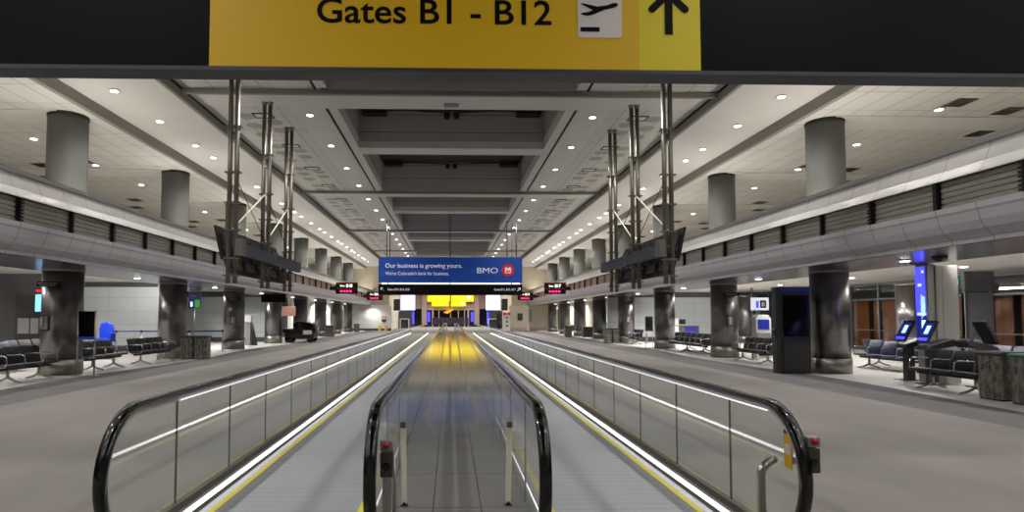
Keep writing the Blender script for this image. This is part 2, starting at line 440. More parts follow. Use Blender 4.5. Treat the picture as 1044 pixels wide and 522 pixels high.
# mezzanine edge, both sides: parapet panel, louvred shutters, curved lower fascia, metal soffit
for s in (-1, 1):
    sd = SIDE[s]
    up = [(9.33, 4.68), (9.31, 4.55), (9.22, 4.32), (9.12, 4.16), (9.10, 4.12), (9.16, 4.12), (9.42, 4.68)]
    struct('trim_9', MB().prism([(s * x, z) for x, z in up], 'Y', YA, YEND), 'fascia')
    struct('trim_10', MB().box(s * 9.31, s * 9.45, YA, YEND, 4.66, 4.76), 'fascia_top')
    lo = [(9.10, 3.60), (9.10, 3.50), (9.13, 3.46), (9.16, 3.30), (9.24, 3.16), (9.36, 3.05), (9.40, 3.03), (9.40, 2.94), (9.50, 2.94), (9.50, 3.60)]
    struct('trim_11', MB().prism([(s * x, z) for x, z in lo], 'Y', YA, YEND), 'fascia_low_lit')
    struct('ceiling', MB().box(s * 9.42, s * 11.9, YA, YEND, 2.93, 3.3), 'soffit')
    struct('floor', MB().box(s * 9.45, s * 20.3, YA, YEND, 3.32, 3.5), 'bulk')
    struct('trim_12', MB().box(s * 9.52, s * 9.62, YA, YEND, 3.5, 4.6), 'wall_dark')
    # gate lounge ceiling
    struct('ceiling', MB().box(s * 11.85, s * 20.3, YA, YEND, 3.2, 3.32), 'gate_ceiling')
    struct('wall_' + sd, MB().box(s * 20.2, s * 20.4, YA, YEND, 3.3, 7.8), 'bulk')

# shutters: one thing per bay of two rows, real ribs
def shutter(y0, y1, s, tan):
    b = MB()
    if tan:
        b.box(s * 9.22, s * 9.26, y0 + 0.09, y1 - 0.02, 3.6, 4.13)
    else:
        z = 3.60
        while z < 4.12:
            b.prism([(s * 9.25, z), (s * 9.215, z + 0.02), (s * 9.205, z + 0.08), (s * 9.25, z + 0.10)], 'Y', y0 + 0.09, y1 - 0.02)
            z += 0.104
        b.box(s * 9.24, s * 9.27, y0 + 0.09, y1 - 0.02, 3.6, 4.13)
    return b
for s in (-1, 1):
    for k in range(-4, 37):
        y0 = 9.1 + 1.72 * k
        if y0 + 1.72 > YEND: break
        tan = y0 > 31
        b = shutter(y0, y0 + 1.72, s, tan)
        b.cur = 1; b.box(s * 9.12, s * 9.2, y0, y0 + 0.07 if k % 2 else y0 + 0.05, 3.6, 4.13)
        if not tan and k % 2 == 0:
            for q in range(7): b.box(s * 9.1, s * 9.13, y0 - 0.01, y0 + 0.09, 3.62 + q * 0.073, 3.66 + q * 0.073)
        struct('trim_13', b, ['pane_tan' if tan else 'louver', 'louver_dark' if (k % 2 == 0 or not tan) else 'fascia_top'])

# end walls of the hall, the narrower passage behind and the far cross hall
for s in (-1, 1):
    sd = SIDE[s]
    struct('wall_' + sd, MB().box(s * 7.3, s * 20.4, YEND, YEND + 0.3, 0, 8.2), 'wall_cream')
    struct('wall_' + sd, MB().box(s * 7.3, s * 7.6, YEND + 0.3, 95, 0, 7.9), 'wall_cream')
    # lower boxed-out pale wall standing in front of the end wall
    struct('wall_' + sd, MB().box(s * 6.9, s * 11.6, 68.6, YEND, 0, 2.93), 'wall_white' if s < 0 else 'wall_cream')
    struct('baseboard_' + sd, MB().box(s * 6.88, s * 11.6, 68.55, 68.6, 0, 0.25 if s < 0 else 0.35), 'wall_dark' if s < 0 else 'pinkwall')
    # gate wall crossing the lounge and side walls
    struct('wall_' + sd, MB().box(s * (10.2 if s > 0 else 11.2), s * 20.2, 38.0, 38.3, 0, 3.2), 'wall_grey')
    struct('trim_14', MB().box(s * (10.2 if s > 0 else 11.2), s * 20.2, 37.9, 38.0, 2.86, 3.2), 'header')
    struct('baseboard_' + sd, MB().box(s * (10.2 if s > 0 else 11.2), s * 20.2, 37.97, 38.0, 0, 0.3), 'header')
    struct('wall_' + sd, MB().box(s * 13.2, s * 13.4, 38.3, 48, 0, 3.2), 'wall_dark')
    struct('wall_' + sd, MB().box(s * 13.2, s * 13.4, 48, YEND, 0, 3.2), 'wall_white' if s < 0 else 'wall_cream')
    struct('wall_' + sd, MB().box(s * 20.2, s * 20.4, YA, 8, 0, 3.3), 'wall_dark')
# nearer gate wall on the left
struct('wall_left', MB().box(-20.2, -13.6, 27.6, 27.9, 0, 3.2), 'wall_grey')
struct('trim_15', MB().box(-20.2, -13.6, 27.5, 27.6, 2.98, 3.2), 'header')
struct('baseboard_left', MB().box(-20.2, -13.6, 27.56, 27.6, 0, 0.3), 'header')
struct('wall_back', MB().box(-20.4, 20.4, YA - 0.3, YA, 0, 8.2), 'bulk')
struct('ceiling', MB().box(-7.6, 7.6, YEND, 95, ZO, ZO + 0.3), 'ceil_smooth')

# glazed gate walls with wooden doors behind the glass
def glazed(s, y0, y1, n0):
    sd = SIDE[s]; n = n0
    struct('wall_' + sd, MB().box(s * 21.4, s * 21.5, y0, y1, 0, 3.3), 'wall_dark')
    struct('trim_16', MB().box(s * 20.0, s * 20.12, y0, y1, 3.08, 3.32), 'header')
    step = 1.9; y = y0
    while y < y1 - 0.1:
        ye = min(y + step, y1)
        fr = MB(); fr.box(s * 19.95, s * 20.1, y, y + 0.1, 0, 3.08); fr.box(s * 19.96, s * 20.09, y + 0.1, ye, 2.38, 2.47); fr.box(s * 19.96, s * 20.09, y + 0.1, ye, 0, 0.12); fr.box(s * 19.96, s * 20.09, y + 0.1, ye, 0.95, 1.0)
        o = struct('window_%d' % n, fr, 'mullion')
        MB().box(s * 20.0, s * 20.02, y + 0.1, ye, 0.12, 3.08).build('pane', 'winglass', o)
        if n % 5 not in (0,):
            MB().box(s * 21.0, s * 21.06, y + 0.25, ye - 0.1, 0, 2.4).build('wooden_door', 'wood', o)
        n += 1; y = ye
    return n
nw = glazed(1, 8, 38, 1)
glazed(-1, 8, 27.6, nw)

# far cross hall
far = MB(); far.box(-14, 14, 97, 97.3, 2.9, 8)
struct('wall_end', far, 'pinkwall')
struct('wall_end', MB().box(-14, 14, 99.5, 99.7, 0, 3), 'wall_dark')
b = MB()
for x in (-4.3, -2.9, 2.9, 4.3): b.box(x - (0.42 if abs(x) > 4 else 0.14), x + (0.42 if abs(x) > 4 else 0.14), 96.4, 96.9, 0, 7.2 if abs(x) > 4 else 3.0)
struct('wall_end', b, 'pinkwall')
b = MB()
for x in (-1.9, 0.0, 1.3, 2.3): b.box(x - 0.06, x + 0.06, 97.0, 97.1, 0, 3)
b.box(-4, 4, 97.0, 97.1, 2.7, 2.9)
struct('window_40', b, 'wall_cream')
for s in (-1, 1):
    struct('wall_' + SIDE[s], MB().box(s * 7.3, s * 14, 95, 97.2, 0, 8), 'wall_cream')

# ================================================================ LIGHTS
def spot(parent, loc, watts, rgb=(1.0, 0.98, 0.95), cone=150, r=0.09, blend=0.9):
    l = bpy.data.lights.new('lamp_light', 'SPOT'); l.energy = watts; l.color = rgb; l.spot_size = math.radians(cone); l.spot_blend = blend
    l.shadow_soft_size = r
    o = bpy.data.objects.new('lamp_light', l); o.location = loc; link(o, parent)
    return o
def make_downlight():
    t = thing('ceiling_downlight', 'x', 'ceiling light')
    MB().lathe([(0.1, -0.024), (0.135, -0.024), (0.14, -0.016), (0.14, 0.005), (0.1, 0.005), (0.1, -0.024)], seg=28).build('trim_ring', 'ring', t)
    MB().lathe([(0.0, -0.036), (0.085, -0.035), (0.097, -0.03), (0.1, -0.012)], seg=24, smooth=False).build('lens', 'lamp', t)
    return t
DL = None
def downlight(x, y, z, watts, label, group, lens=True, every=True):
    global DL
    if DL is None: DL = make_downlight(); t = DL
    else:
        t = copy_tree_nolight(DL)
    t.location = (x, y, z - 0.006); t['label'] = label; t['group'] = group
    if watts: spot(t, (0, 0, -0.06), watts * (1.7 if y > 44 else 1.0))
    return t
def copy_tree_nolight(o):
    c = o.copy(); COL.objects.link(c)
    for ch in o.children:
        if ch.type == 'LIGHT': continue
        d = ch.copy(); COL.objects.link(d); d.parent = c
    return c

for s in (-1, 1):
    sd = SIDE[s]
    for k in range(-7, 14):
        y = 18.15 + 3.275 * k
        lab = ('%s round downlight past the overhead sign in the inner %s ceiling strip' % (ORD[k].capitalize(), sd)) if k >= 0 else \
              ('Round downlight of the inner %s ceiling strip hidden above the yellow gate sign' % sd)
        downlight(s * 4.42, y, ZI - 0.012, W_CENTRE, lab, 'inner %s strip downlights' % sd)
    k2 = 0
    for k in range(-4, 9):
        for q, dy in enumerate((0, 2.45, 5.0)):
            y = 15.6 + DY * k + dy
            if y > 66 or y < YA + 1: continue
            if y > 15: lab = '%s downlight past the overhead sign in the outer %s plaster ceiling' % (ORD[k2].capitalize(), sd) if k2 < 24 else 'Remote downlight of the outer %s plaster ceiling above the banner' % sd; k2 += 1
            else: lab = 'Downlight of the outer %s plaster ceiling hidden above the gate sign' % sd
            downlight(s * 8.98, y, ZO, W_OUTER * 0.7, lab, 'outer %s ceiling downlights' % sd)
    for k in range(-6, 14):
        y = 15.6 + 3.275 * k
        lab = '%s downlight along the tiled ceiling above the %s mezzanine' % (ORD[k].capitalize(), sd) if k >= 0 else 'Downlight of the tiled ceiling above the %s mezzanine outside the view' % sd
        downlight(s * 13.35, y, ZS, W_SIDE, lab, '%s mezzanine downlights' % sd)

# ceiling vents over the mezzanines
def vent(x, y, s, lab):
    t = thing('ceiling_vent', lab, 'vent', (x, y, ZS))
    b = MB()
    b.box(-0.36, 0.36, -0.36, -0.32, -0.02, 0); b.box(-0.36, 0.36, 0.32, 0.36, -0.02, 0); b.box(-0.36, -0.32, -0.32, 0.32, -0.02, 0); b.box(0.32, 0.36, -0.32, 0.32, -0.02, 0)
    b.build('frame', 'vent', t)
    b = MB()
    for q in range(8): b.obox((0, -0.28 + q * 0.08, -0.008), (0.64, 0.075, 0.008), rotx(0.35))
    b.build('slats', 'vent', t)
    t['group'] = 'ceiling vents above the %s mezzanine' % SIDE[s]; t.scale = (0.72, 0.8, 1)
for s in (-1, 1):
    n = 0
    for k in range(0, 5):
        for (x, dy, nm) in ((13.5, 3.9, 'inner'), (15.4, 4.5, 'middle'), (16.4, 6.5, 'outer')):
            y = 11.2 + k * DY + dy
            if k > 3 and nm == 'outer': continue
            vent(s * x, y, s, '%s grey square vent of the %s row over the %s mezzanine' % (ORD[k].capitalize(), nm, SIDE[s]))

# open frames of ceiling hatches in the inner tile fields
for s in (-1, 1):
    for k in range(0, 9):
        y = 18.3 + 3.275 * k
        t = thing('ceiling_hatch', '%s dark outlined ceiling hatch beside the inner %s downlights' % (ORD[k].capitalize(), SIDE[s]), 'ceiling hatch', (s * 5.9, y, ZI), group='%s ceiling hatches' % SIDE[s])
        b = MB(); b.box(-0.30, 0.30, -0.22, -0.18, -0.025, 0); b.box(-0.30, 0.30, 0.18, 0.22, -0.025, 0); b.box(-0.30, -0.26, -0.18, 0.18, -0.025, 0); b.box(0.26, 0.30, -0.18, 0.18, -0.025, 0)
        b.build('frame', 'frame', t)
        MB().box(-0.26, 0.26, -0.18, 0.18, -0.01, 0).build('panel', 'ceil_smooth', t)

# speaker plate on the first white band
t = tag(MB().box(-0.22, 0.22, -0.12, 0.12, -0.05, 0).build('ceiling_speaker', 'ceil_trim', loc=(-0.02, 17.2, ZI - 0.012), bevel=0.01), 'small rectangular plate fixed to the centre of the near white ceiling band', 'speaker')

# gate lounge downlights under the soffit and in the lounge ceilings
for s in (-1, 1):
    for k in range(-1, 8):
        y = 13.5 + DY * k
        downlight(s * 10.6, y, 2.93, 40, '%s small downlight in the dark soffit along the %s columns' % (ORD[k + 1].capitalize(), SIDE[s]), '%s soffit downlights' % SIDE[s])
    for j, x in enumerate((13.0, 16.2)):
        for k in range(0, 5):
            y = 11.5 + 5.2 * k + 1.5 * j
            if s < 0 and y > 27 : continue
            downlight(s * x, y, 3.2, W_GATE, '%s downlight of the %s row in the %s gate lounge ceiling' % (ORD[k].capitalize(), ('inner', 'outer')[j], SIDE[s]), '%s lounge downlights' % SIDE[s])
    for k in range(3):
        downlight(s * 12.4, 30.5 + 2.4 * k, 3.2, W_GATE * 1.3, '%s downlight before the pale gate wall on the %s' % (ORD[k].capitalize(), SIDE[s]), '%s gate wall downlights' % SIDE[s])
    for k in range(4):
        downlight(s * 12.3, 44 + 6.5 * k, 3.2, 600, '%s downlight behind the distant %s columns' % (ORD[k].capitalize(), SIDE[s]), 'distant %s lounge downlights' % SIDE[s])
for k in range(4):
    for s in (-1, 1):
        downlight(s * 3.2, 73 + 6 * k, ZO, 1100, '%s downlight of the passage beyond the banner, %s row' % (ORD[k].capitalize(), SIDE[s]), 'passage downlights')
downlight(-9.0, 67.9, 2.93, 160, 'Downlight washing the distant white wall on the left', 'wall washers')

# cove uplights on the mezzanine behind each parapet
for s in (-1, 1):
    for k in range(-1, 9):
        y = Y0C + DY * k
        t = thing('cove_or_fill_light', '%s linear uplight hidden behind the %s mezzanine parapet' % (ORD[k + 1].capitalize(), SIDE[s]), 'light', (s * 10.0, y - 1.0, 4.35), group='%s cove uplights' % SIDE[s])
        MB().prism([(-0.09, 0), (0.09, 0), (0.09, 0.1), (0.07, 0.1), (0.07, 0.02), (-0.07, 0.02), (-0.07, 0.1), (-0.09, 0.1)], 'Y', -1.5, 1.5).build('housing', 'ring', t)
        MB().box(-0.06, 0.06, -1.45, 1.45, 0.03, 0.05).build('tube', mat('cove_tube', (255, 235, 190), 0.5, emit=1.0), t)
        l = bpy.data.lights.new('cove_or_fill_lamp', 'AREA'); l.shape = 'RECTANGLE'; l.size = 0.12; l.size_y = 2.8; l.energy = W_COVE; l.color = (1.0, 0.94, 0.82)
        o = bpy.data.objects.new('cove_or_fill_lamp', l); o.location = (0, 0, 0.11); o.rotation_euler = (PI, 0, 0); link(o, t)

for s in (-1, 1):  # added lamps with no seen source, put in to brighten the lounge ceilings
    for k in range(0, 7):
        y = 8.5 + 4.2 * k
        if s < 0 and y > 26: continue
        t = thing('cove_or_fill_light', '%s added linear lamp behind the soffit edge brightening the %s lounge ceiling' % (ORD[k].capitalize(), SIDE[s]), 'light', (s * 11.95, y, 2.98), group='%s lounge added fill lamps' % SIDE[s])
        MB().box(-0.04, 0.03, -1.6, 1.6, 0, 0.05).build('housing', 'ring', t)
        l = bpy.data.lights.new('cove_or_fill_lamp', 'AREA'); l.shape = 'RECTANGLE'; l.size = 0.1; l.size_y = 3.1; l.energy = 115; l.color = (1.0, 0.97, 0.93)
        o = bpy.data.objects.new('cove_or_fill_lamp', l); o.location = (s * 0.05, 0, 0.06); o.rotation_euler = (0, -s * math.radians(100), 0); link(o, t)

# ================================================================ MOVING WALKWAYS
YN = 3.71        # nose of the handrails
YF = 56.0        # far end
def rail_path(n=18, r=0.44, top=0.985):
    """(y, z) of the handrail centre line, from the far end along the top, round the nose and back underneath"""
    zc = top - r; yc = YN + 0.045 + r * 0.95
    p = [(YF - 0.6, top), (YF * 0.5, top), (yc + 0.9, top), (yc + 0.3, top)]
    for i in range(n + 1):
        a = PI / 2 + PI * i / n
        p.append((yc + math.cos(a) * r * 0.95, zc + math.sin(a) * r))
    p += [(yc + 0.25, zc - r)]
    return p, zc, yc
RP, RZC, RYC = rail_path()
def handrail(x, parent):
    prof = [(-0.040, -0.012), (-0.040, 0.014), (-0.032, 0.029), (0.0, 0.0305), (0.032, 0.029), (0.040, 0.014), (0.040, -0.012), (0.028, -0.026), (-0.028, -0.026)]
    rings = []
    for i, (y, z) in enumerate(RP):
        if i == 0: d = Vector((0, RP[1][0] - y, RP[1][1] - z))
        elif i == len(RP) - 1: d = Vector((0, y - RP[i - 1][0], z - RP[i - 1][1]))
        else: d = Vector((0, RP[i + 1][0] - RP[i - 1][0], RP[i + 1][1] - RP[i - 1][1]))
        d.normalize(); n = Vector((0, d.z, -d.y))        # outward normal
        if i < 4: n = Vector((0, 0, 1))
        rings.append([(x + a, y + n.y * b_, z + n.z * b_) for a, b_ in prof])
    b = MB(); b.smooth = True; b.sweep(rings)
    b.build('handrail', 'rubber', parent)
    g = MB()       # steel guide the belt runs in
    g.smooth = True
    rings = []
    for i, (y, z) in enumerate(RP[:-1]):
        if i == 0: d = Vector((0, -1, 0))
        else: d = Vector((0, RP[i + 1][0] - RP[i - 1][0], RP[i + 1][1] - RP[i - 1][1]))
        d.normalize(); n = Vector((0, d.z, -d.y))
        if i < 4: n = Vector((0, 0, 1))
        rings.append([(x + a, y + n.y * b_, z + n.z * b_) for a, b_ in ((-0.02, -0.05), (-0.02, -0.022), (0.02, -0.022), (0.02, -0.05))])
    g.sweep(rings); g.build('handrail_guide', 'steel', parent)
def glass_run(x, parent):
    # first panel follows the nose, then straight panels
    z0, z1 = 0.13, 0.945
    pts = [(4.765, z0), (4.765, z1)]
    for i in range(0, 17):
        a = PI / 2 + PI * i / 18
        pts.append((RYC + math.cos(a) * 0.385, max(z0, RZC + math.sin(a) * 0.40)))
    pts.append((RYC, z0))
    MB().prism(pts, 'X', x - 0.005, x + 0.005).build('glass_panel', 'glass', parent)
    first = joint = None; y = 4.775; k = 0
    while y < YF - 1.3:
        if first is None:
            first = MB().box(-0.005, 0.005, 0, 1.118, z0, z1).build('glass_panel', 'glass', parent); first.location = (x, y, 0)
        else:
            o = first.copy(); COL.objects.link(o); o.parent = parent; o.location = (x, y, 0)
        if joint is None: joint = MB().box(-0.006, 0.006, -0.014, 0.0, z0, z1).build('panel_joint', 'frame', parent); joint.location = (x, y, 0)
        else: o = joint.copy(); COL.objects.link(o); o.parent = parent; o.location = (x, y, 0)
        y += 1.13; k += 1
def walkway(xi, xo, name_side):
    """xi: x of the balustrade next to the median, xo: x of the outer one"""
    s = 1 if xo > 0 else -1
    t = thing('moving_walkway', 'long glass-sided moving walkway with black handrails on the %s of the median' % name_side, 'moving walkway', ((xi + xo) / 2, YN, 0))
    cx = (xi + xo) / 2
    def at(mb, nm, m): 
        o = mb.build(nm, m, t); o.location = (-cx, -YN, 0); return o
    e = bpy.data.objects.new('tmp', None)
    parts_before = set(o.name for o in t.children)
    a, b_ = min(xi, xo), max(xi, xo)
    MB().box(a + 0.12, b_ - 0.12, 4.45, YF, -0.02, 0.008).build('pallet_belt', 'pallet', t)
    MB().box(a + 0.12, b_ - 0.12, 1.5, 4.2, -0.02, 0.010).build('landing_plate', 'comb', t)
    MB().prism([(4.2, -0.01), (4.2, 0.012), (4.45, 0.009), (4.45, -0.01)], 'X', a + 0.12, b_ - 0.12).build('comb_plate', 'yellowline', t)
    for x, q in ((xi, 1 if xo > xi else -1), (xo, -1 if xo > xi else 1)):   # q points towards the belt
        # deck profile: cover beside the glass, sloping skirt, LED strip low on the belt side
        prof = [(x - q * 0.07, 0.0), (x - q * 0.07, 0.115), (x - q * 0.05, 0.13), (x + q * 0.035, 0.13), (x + q * 0.075, 0.10), (x + q * 0.095, 0.02), (x + q * 0.095, 0.0)]
        MB().prism(prof, 'Y', YN + 0.28, YF).build('balustrade_deck', 'deck', t)
        MB().prism([(x + q * 0.085, 0.076), (x + q * 0.102, 0.072), (x + q * 0.106, 0.048), (x + q * 0.095, 0.044)], 'Y', YN + 0.45, YF - 0.3).build('led_strip', 'led', t)
        MB().box(x + q * 0.19, x + q * 0.25, 4.45, YF - 0.2, 0.006, 0.0125).build('edge_line', 'yellowline', t)
        handrail(x, t); glass_run(x, t)
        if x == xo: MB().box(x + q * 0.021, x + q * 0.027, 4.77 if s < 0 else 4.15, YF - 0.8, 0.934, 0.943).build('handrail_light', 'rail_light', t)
    for o in t.children:
        o.location = (o.location.x - cx, o.location.y - YN, o.location.z)
    return t
walk_l = walkway(-0.555, -2.22, 'left')
walk_r = walkway(0.555, 2.22, 'right')

# median between the two walkways
md = struct('floor', MB().box(-0.548, 0.548, 3.62, 55.8, -0.02, 0.132), 'median')

# control boxes at the handrail noses
def control_box(x, y, z, label, post=True):
    t = thing('control_box', label, 'control box', (x, y, z))
    MB().box(-0.042, 0.042, -0.03, 0.05, 0, 0.16).build('housing', mat('box_metal', (86, 82, 76), 0.35, 0.7), t, bevel=0.005)
    ac = MB().box(-0.042, 0.042, -0.035, 0.03, 0.17, 0.235).build('alarm_cover', 'kiosk_grey', t, bevel=0.006)
    o = MB().lathe([(0.0, 0.025), (0.02, 0.02), (0.022, 0.0)], seg=20).build('stop_button', mat('stop_red', (170, 24, 28), 0.35), ac)
    o.rotation_euler = (PI / 2, 0, 0); o.location = (0, -0.036, 0.21)
    o = MB().lathe([(0.0, 0.012), (0.012, 0.012), (0.026, 0.008), (0.028, 0.0)], seg=20).build('key_switch', 'blackgloss', t)
    o.rotation_euler = (PI / 2, 0, 0); o.location = (0, -0.03, 0.07)
    # the bracket it stands on
    if post: MB().box(-0.028, 0.028, 0.0, 0.03, -z + 0.132, 0).build('mounting_post', 'steel', t)
    else: MB().box(-0.11, 0.0, 0.02, 0.04, 0.05, 0.09).build('bracket', 'steel', t)
    return t
control_box(-0.462, 3.90, 0.56, 'stop button and key switch box on steel post inside left median handrail')
control_box(2.325, 3.86, 0.58, 'dark control box outside the nose of the right walkway handrail', False)
# bent steel tube guard beside left box
t = tag(MB().tube([(-0.425, 4.0, 0.132), (-0.42, 4.0, 0.5), (-0.425, 4.02, 0.58), (-0.445, 4.08, 0.64), (-0.48, 4.2, 0.68)], 0.014, 12).build('guard_tube', 'steel'),
        'thin bent steel guard tube beside the stop button box at left median handrail', 'guard rail')
t = tag(MB().tube([(2.07, 4.02, 0.015), (2.07, 4.02, 0.52), (2.075, 4.02, 0.555), (2.10, 4.025, 0.585), (2.18, 4.05, 0.625)], 0.03, 14).build('guard_tube', 'steel'),
        'thick bent steel guard tube behind glass at the right walkway entrance', 'guard rail')
t = thing('warning_sticker', 'amber warning sticker on the glass by the right handrail nose', 'sticker', (2.213, 3.93, 0.59))
MB().box(-0.004, 0.0, -0.045, 0.045, 0, 0.25).build('sheet', 'sticker', t)
MB().box(-0.006, -0.004, -0.044, 0.044, 0.225, 0.248).build('header', 'black', t)
MB().box(-0.006, -0.004, -0.03, 0.03, 0.09, 0.16).build('pictogram_panel', 'paper', t)
# two pale steel posts on the median
for s, lab in ((-1, 'pale steel post standing on the left of the near median'), (1, 'pale steel post standing on the right of the near median')):
    t = thing('steel_post', lab, 'post', (s * 0.405, 4.66, 0.132))
    MB().prism([(-0.02, 0), (0.02, 0), (0.02 + s * 0.012, 0.6), (-0.02 + s * 0.012, 0.6)], 'Y', -0.012, 0.012).build('shaft', 'post', t)
    MB().box(s * 0.013 - 0.021, s * 0.013 + 0.021, -0.014, 0.014, 0.6, 0.645).build('cap', 'vent', t)
    MB().prism([(-0.03, 0), (0.03, 0), (0.0, 0.035)], 'Y', -0.025, 0.02).build('foot', 'black', t)
# bollards closing the median at its far end
for i, x in enumerate((-0.62, -0.42, 0.42, 0.62)):
    t = tag(MB().tube([(x, 56.3, 0), (x, 56.3, 1.0)], 0.05, 10).build('steel_post', 'steel'), '%s of four slim steel posts at the far end of the median' % ('leftmost', 'second from left', 'third from left', 'rightmost')[i], 'post', 'posts at the median end')

# ================================================================ OVERHEAD GATE SIGN
t = thing('overhead_sign', 'black suspended sign box with amber panel reading Gates B1 - B12', 'sign', (-0.05, 5.85, 4.09))
MB().box(-7.5, 7.5, 0.02, 0.22, 0.02, 1.25).build('box', 'sign_black', t)
MB().box(-7.5, 7.5, -0.01, 0.24, -0.02, 0.02).build('lip', 'sign_lip', t)
amber = MB().box(-2.42, 1.93, 0.0, 0.03, 0.02, 1.1).build('amber_panel', 'sign_yellow', t)
arrow_p = MB().box(1.93, 2.56, 0.0, 0.03, 0.02, 1.1).build('arrow_panel', 'sign_yellow2', t)
text('lettering', 'Gates B1 - B12', 'sign_black', width=2.38, height=0.262, loc=(-1.35, -0.004, 0.475), parent=amber, bold=0.014)
# pictogram: rounded white field, plane, bar
b = MB(); pts = []
for (cx_, cz_, a0) in ((1.72, 0.385, -PI / 2), (1.72, 0.83, 0), (1.33, 0.83, PI / 2), (1.33, 0.385, PI)):
    for i in range(7): a = a0 + PI / 2 * i / 6; pts.append((cx_ - 0.05 * 0 + 0.03 * math.cos(a), cz_ + 0.03 * math.sin(a)))
b.prism(pts, 'Y', -0.006, 0.0); b.build('pictogram_field', 'sign_white', amber)
plane = [(1.325, 0.645), (1.35, 0.66), (1.40, 0.668), (1.455, 0.695), (1.33, 0.775), (1.345, 0.785), (1.50, 0.742), (1.60, 0.76), (1.66, 0.79), (1.70, 0.79), (1.715, 0.765), (1.68, 0.735), (1.57, 0.70), (1.46, 0.64), (1.41, 0.622), (1.37, 0.625)]
plane = [(a_, 0.41 + (c_ - 0.41) * 0.8) for a_, c_ in plane]
MB().prism(plane, 'Y', -0.010, -0.006).build('aeroplane_symbol', 'sign_black', amber)
MB().box(1.325, 1.52, -0.010, -0.006, 0.415, 0.46).build('runway_bar', 'sign_black', amber)
b = MB(); ax = 2.235
b.box(ax - 0.04, ax + 0.04, -0.006, 0, 0.395, 0.86)
def bar(b, p, q, w_):
    p, q = Vector(p), Vector(q); d = (q - p).normalized(); n = Vector((-d.y, d.x)) * w_; pts = []
    a0 = math.atan2(n.y, n.x)
    for i in range(9): a = a0 + PI * i / 8; pts.append((p.x + math.cos(a) * w_, p.y + math.sin(a) * w_))
    for i in range(9): a = a0 + PI + PI * i / 8; pts.append((q.x + math.cos(a) * w_, q.y + math.sin(a) * w_))
    b.prism(pts, 'Y', -0.0062, 0)
for s in (-1, 1): bar(b, (ax + s * 0.17, 0.66), (ax, 0.82), 0.038)
b.build('arrow', 'sign_black', arrow_p)
b = MB()
for x in (-6, -3, 0, 3, 6): b.tube([(x, 0.12, 1.25), (x, 0.12, 3.5)], 0.03, 8)
b.build('hanger_rods', 'pole', t)

# ================================================================ COLUMNS
def column(x, y, label, group, phone=False, plate=False, front_side=-1):
    t = thing('column', label, 'column', (x, y, 0), group=group); t['kind'] = 'structure'
    MB().lathe([(0.5, 0.42), (0.5, 2.95)], seg=48).build('steel_cladding', 'colsteel', t)
    MB().lathe([(0.525, 0), (0.525, 0.41), (0.5, 0.42)], seg=48).build('base', 'colbase', t)
    MB().lathe([(0.505, 2.86), (0.515, 2.87), (0.515, 2.94)], seg=48).build('top_ring', 'colbase', t)
    if abs(x) < 15:
        MB().lathe([(0.5, 3.5), (0.5, 7.22)], seg=48).build('painted_shaft', 'colpaint', t)
        MB().lathe([(0.515, 7.21), (0.515, 7.31)], seg=48).build('black_ring', 'black', t)
    return t
def phone(x, y, label):
    t = thing('wall_phone', label, 'wall phone', (x, y, 0))
    MB().box(-0.14, 0.14, 0.0, 0.1, 1.22, 1.66).build('niche', 'frame', t, bevel=0.01)
    MB().box(-0.1, 0.1, -0.02, 0.0, 1.26, 1.62).build('faceplate', 'kiosk_grey', t)
    MB().box(-0.05, 0.0, -0.06, -0.02, 1.32, 1.58).build('handset', 'paper', t, bevel=0.015)
def plate(x, y, label, w_=0.62):
    t = thing('sign_plate', label, 'sign', (x, y, 0))
    MB().box(-w_ / 2, w_ / 2, 0.0, 0.04, 2.42, 2.56).build('board', 'sign_black', t)
    for (xa, xb, z) in ((-0.44, 0.0, 2.50), (0.05, 0.4, 2.50), (-0.36, 0.3, 2.445)): MB().box(w_ * xa, w_ * xb, -0.004, 0, z, z + 0.018).build('text_line', 'kiosk_grey', t)
for s in (-1, 1):
    for k in range(0, 8):
        lab = '%s big steel-clad round column along the %s side of the hall' % (ORD[k].capitalize(), SIDE[s])
        column(s * 10.9, Y0C + DY * k, lab, 'main columns')
    for k in range(1, 3) if s < 0 else range(0, 5):
        if s < 0 and Y0C + DY * k > 27: continue
        if s > 0 and Y0C + DY * k > 37: continue
        lab = '%s rear round column standing inside the %s gate lounge' % (ORD[k if s > 0 else k - 1].capitalize(), SIDE[s])
        column(s * (18.5 if s > 0 else 19.0), Y0C + DY * k, lab, 'lounge columns')
phone(-11.05, 16.22, 'wall phone in dark niche on the nearest left column')
plate(-10.95, 16.2, 'small black sign plate near the top of the nearest left column')
phone(-10.75, 29.31, 'wall phone in dark niche on the third left column')
plate(-10.75, 29.30, 'small black sign plate near the top of the third left column')
phone(10.9, 22.78, 'wall phone in dark niche on the second right column')
plate(10.95, 22.77, 'small black sign plate near the top of the second right column')
phone(10.85, 35.86, 'wall phone in dark niche on the fourth right column')
plate(10.85, 35.85, 'small black sign plate near the top of the fourth right column')

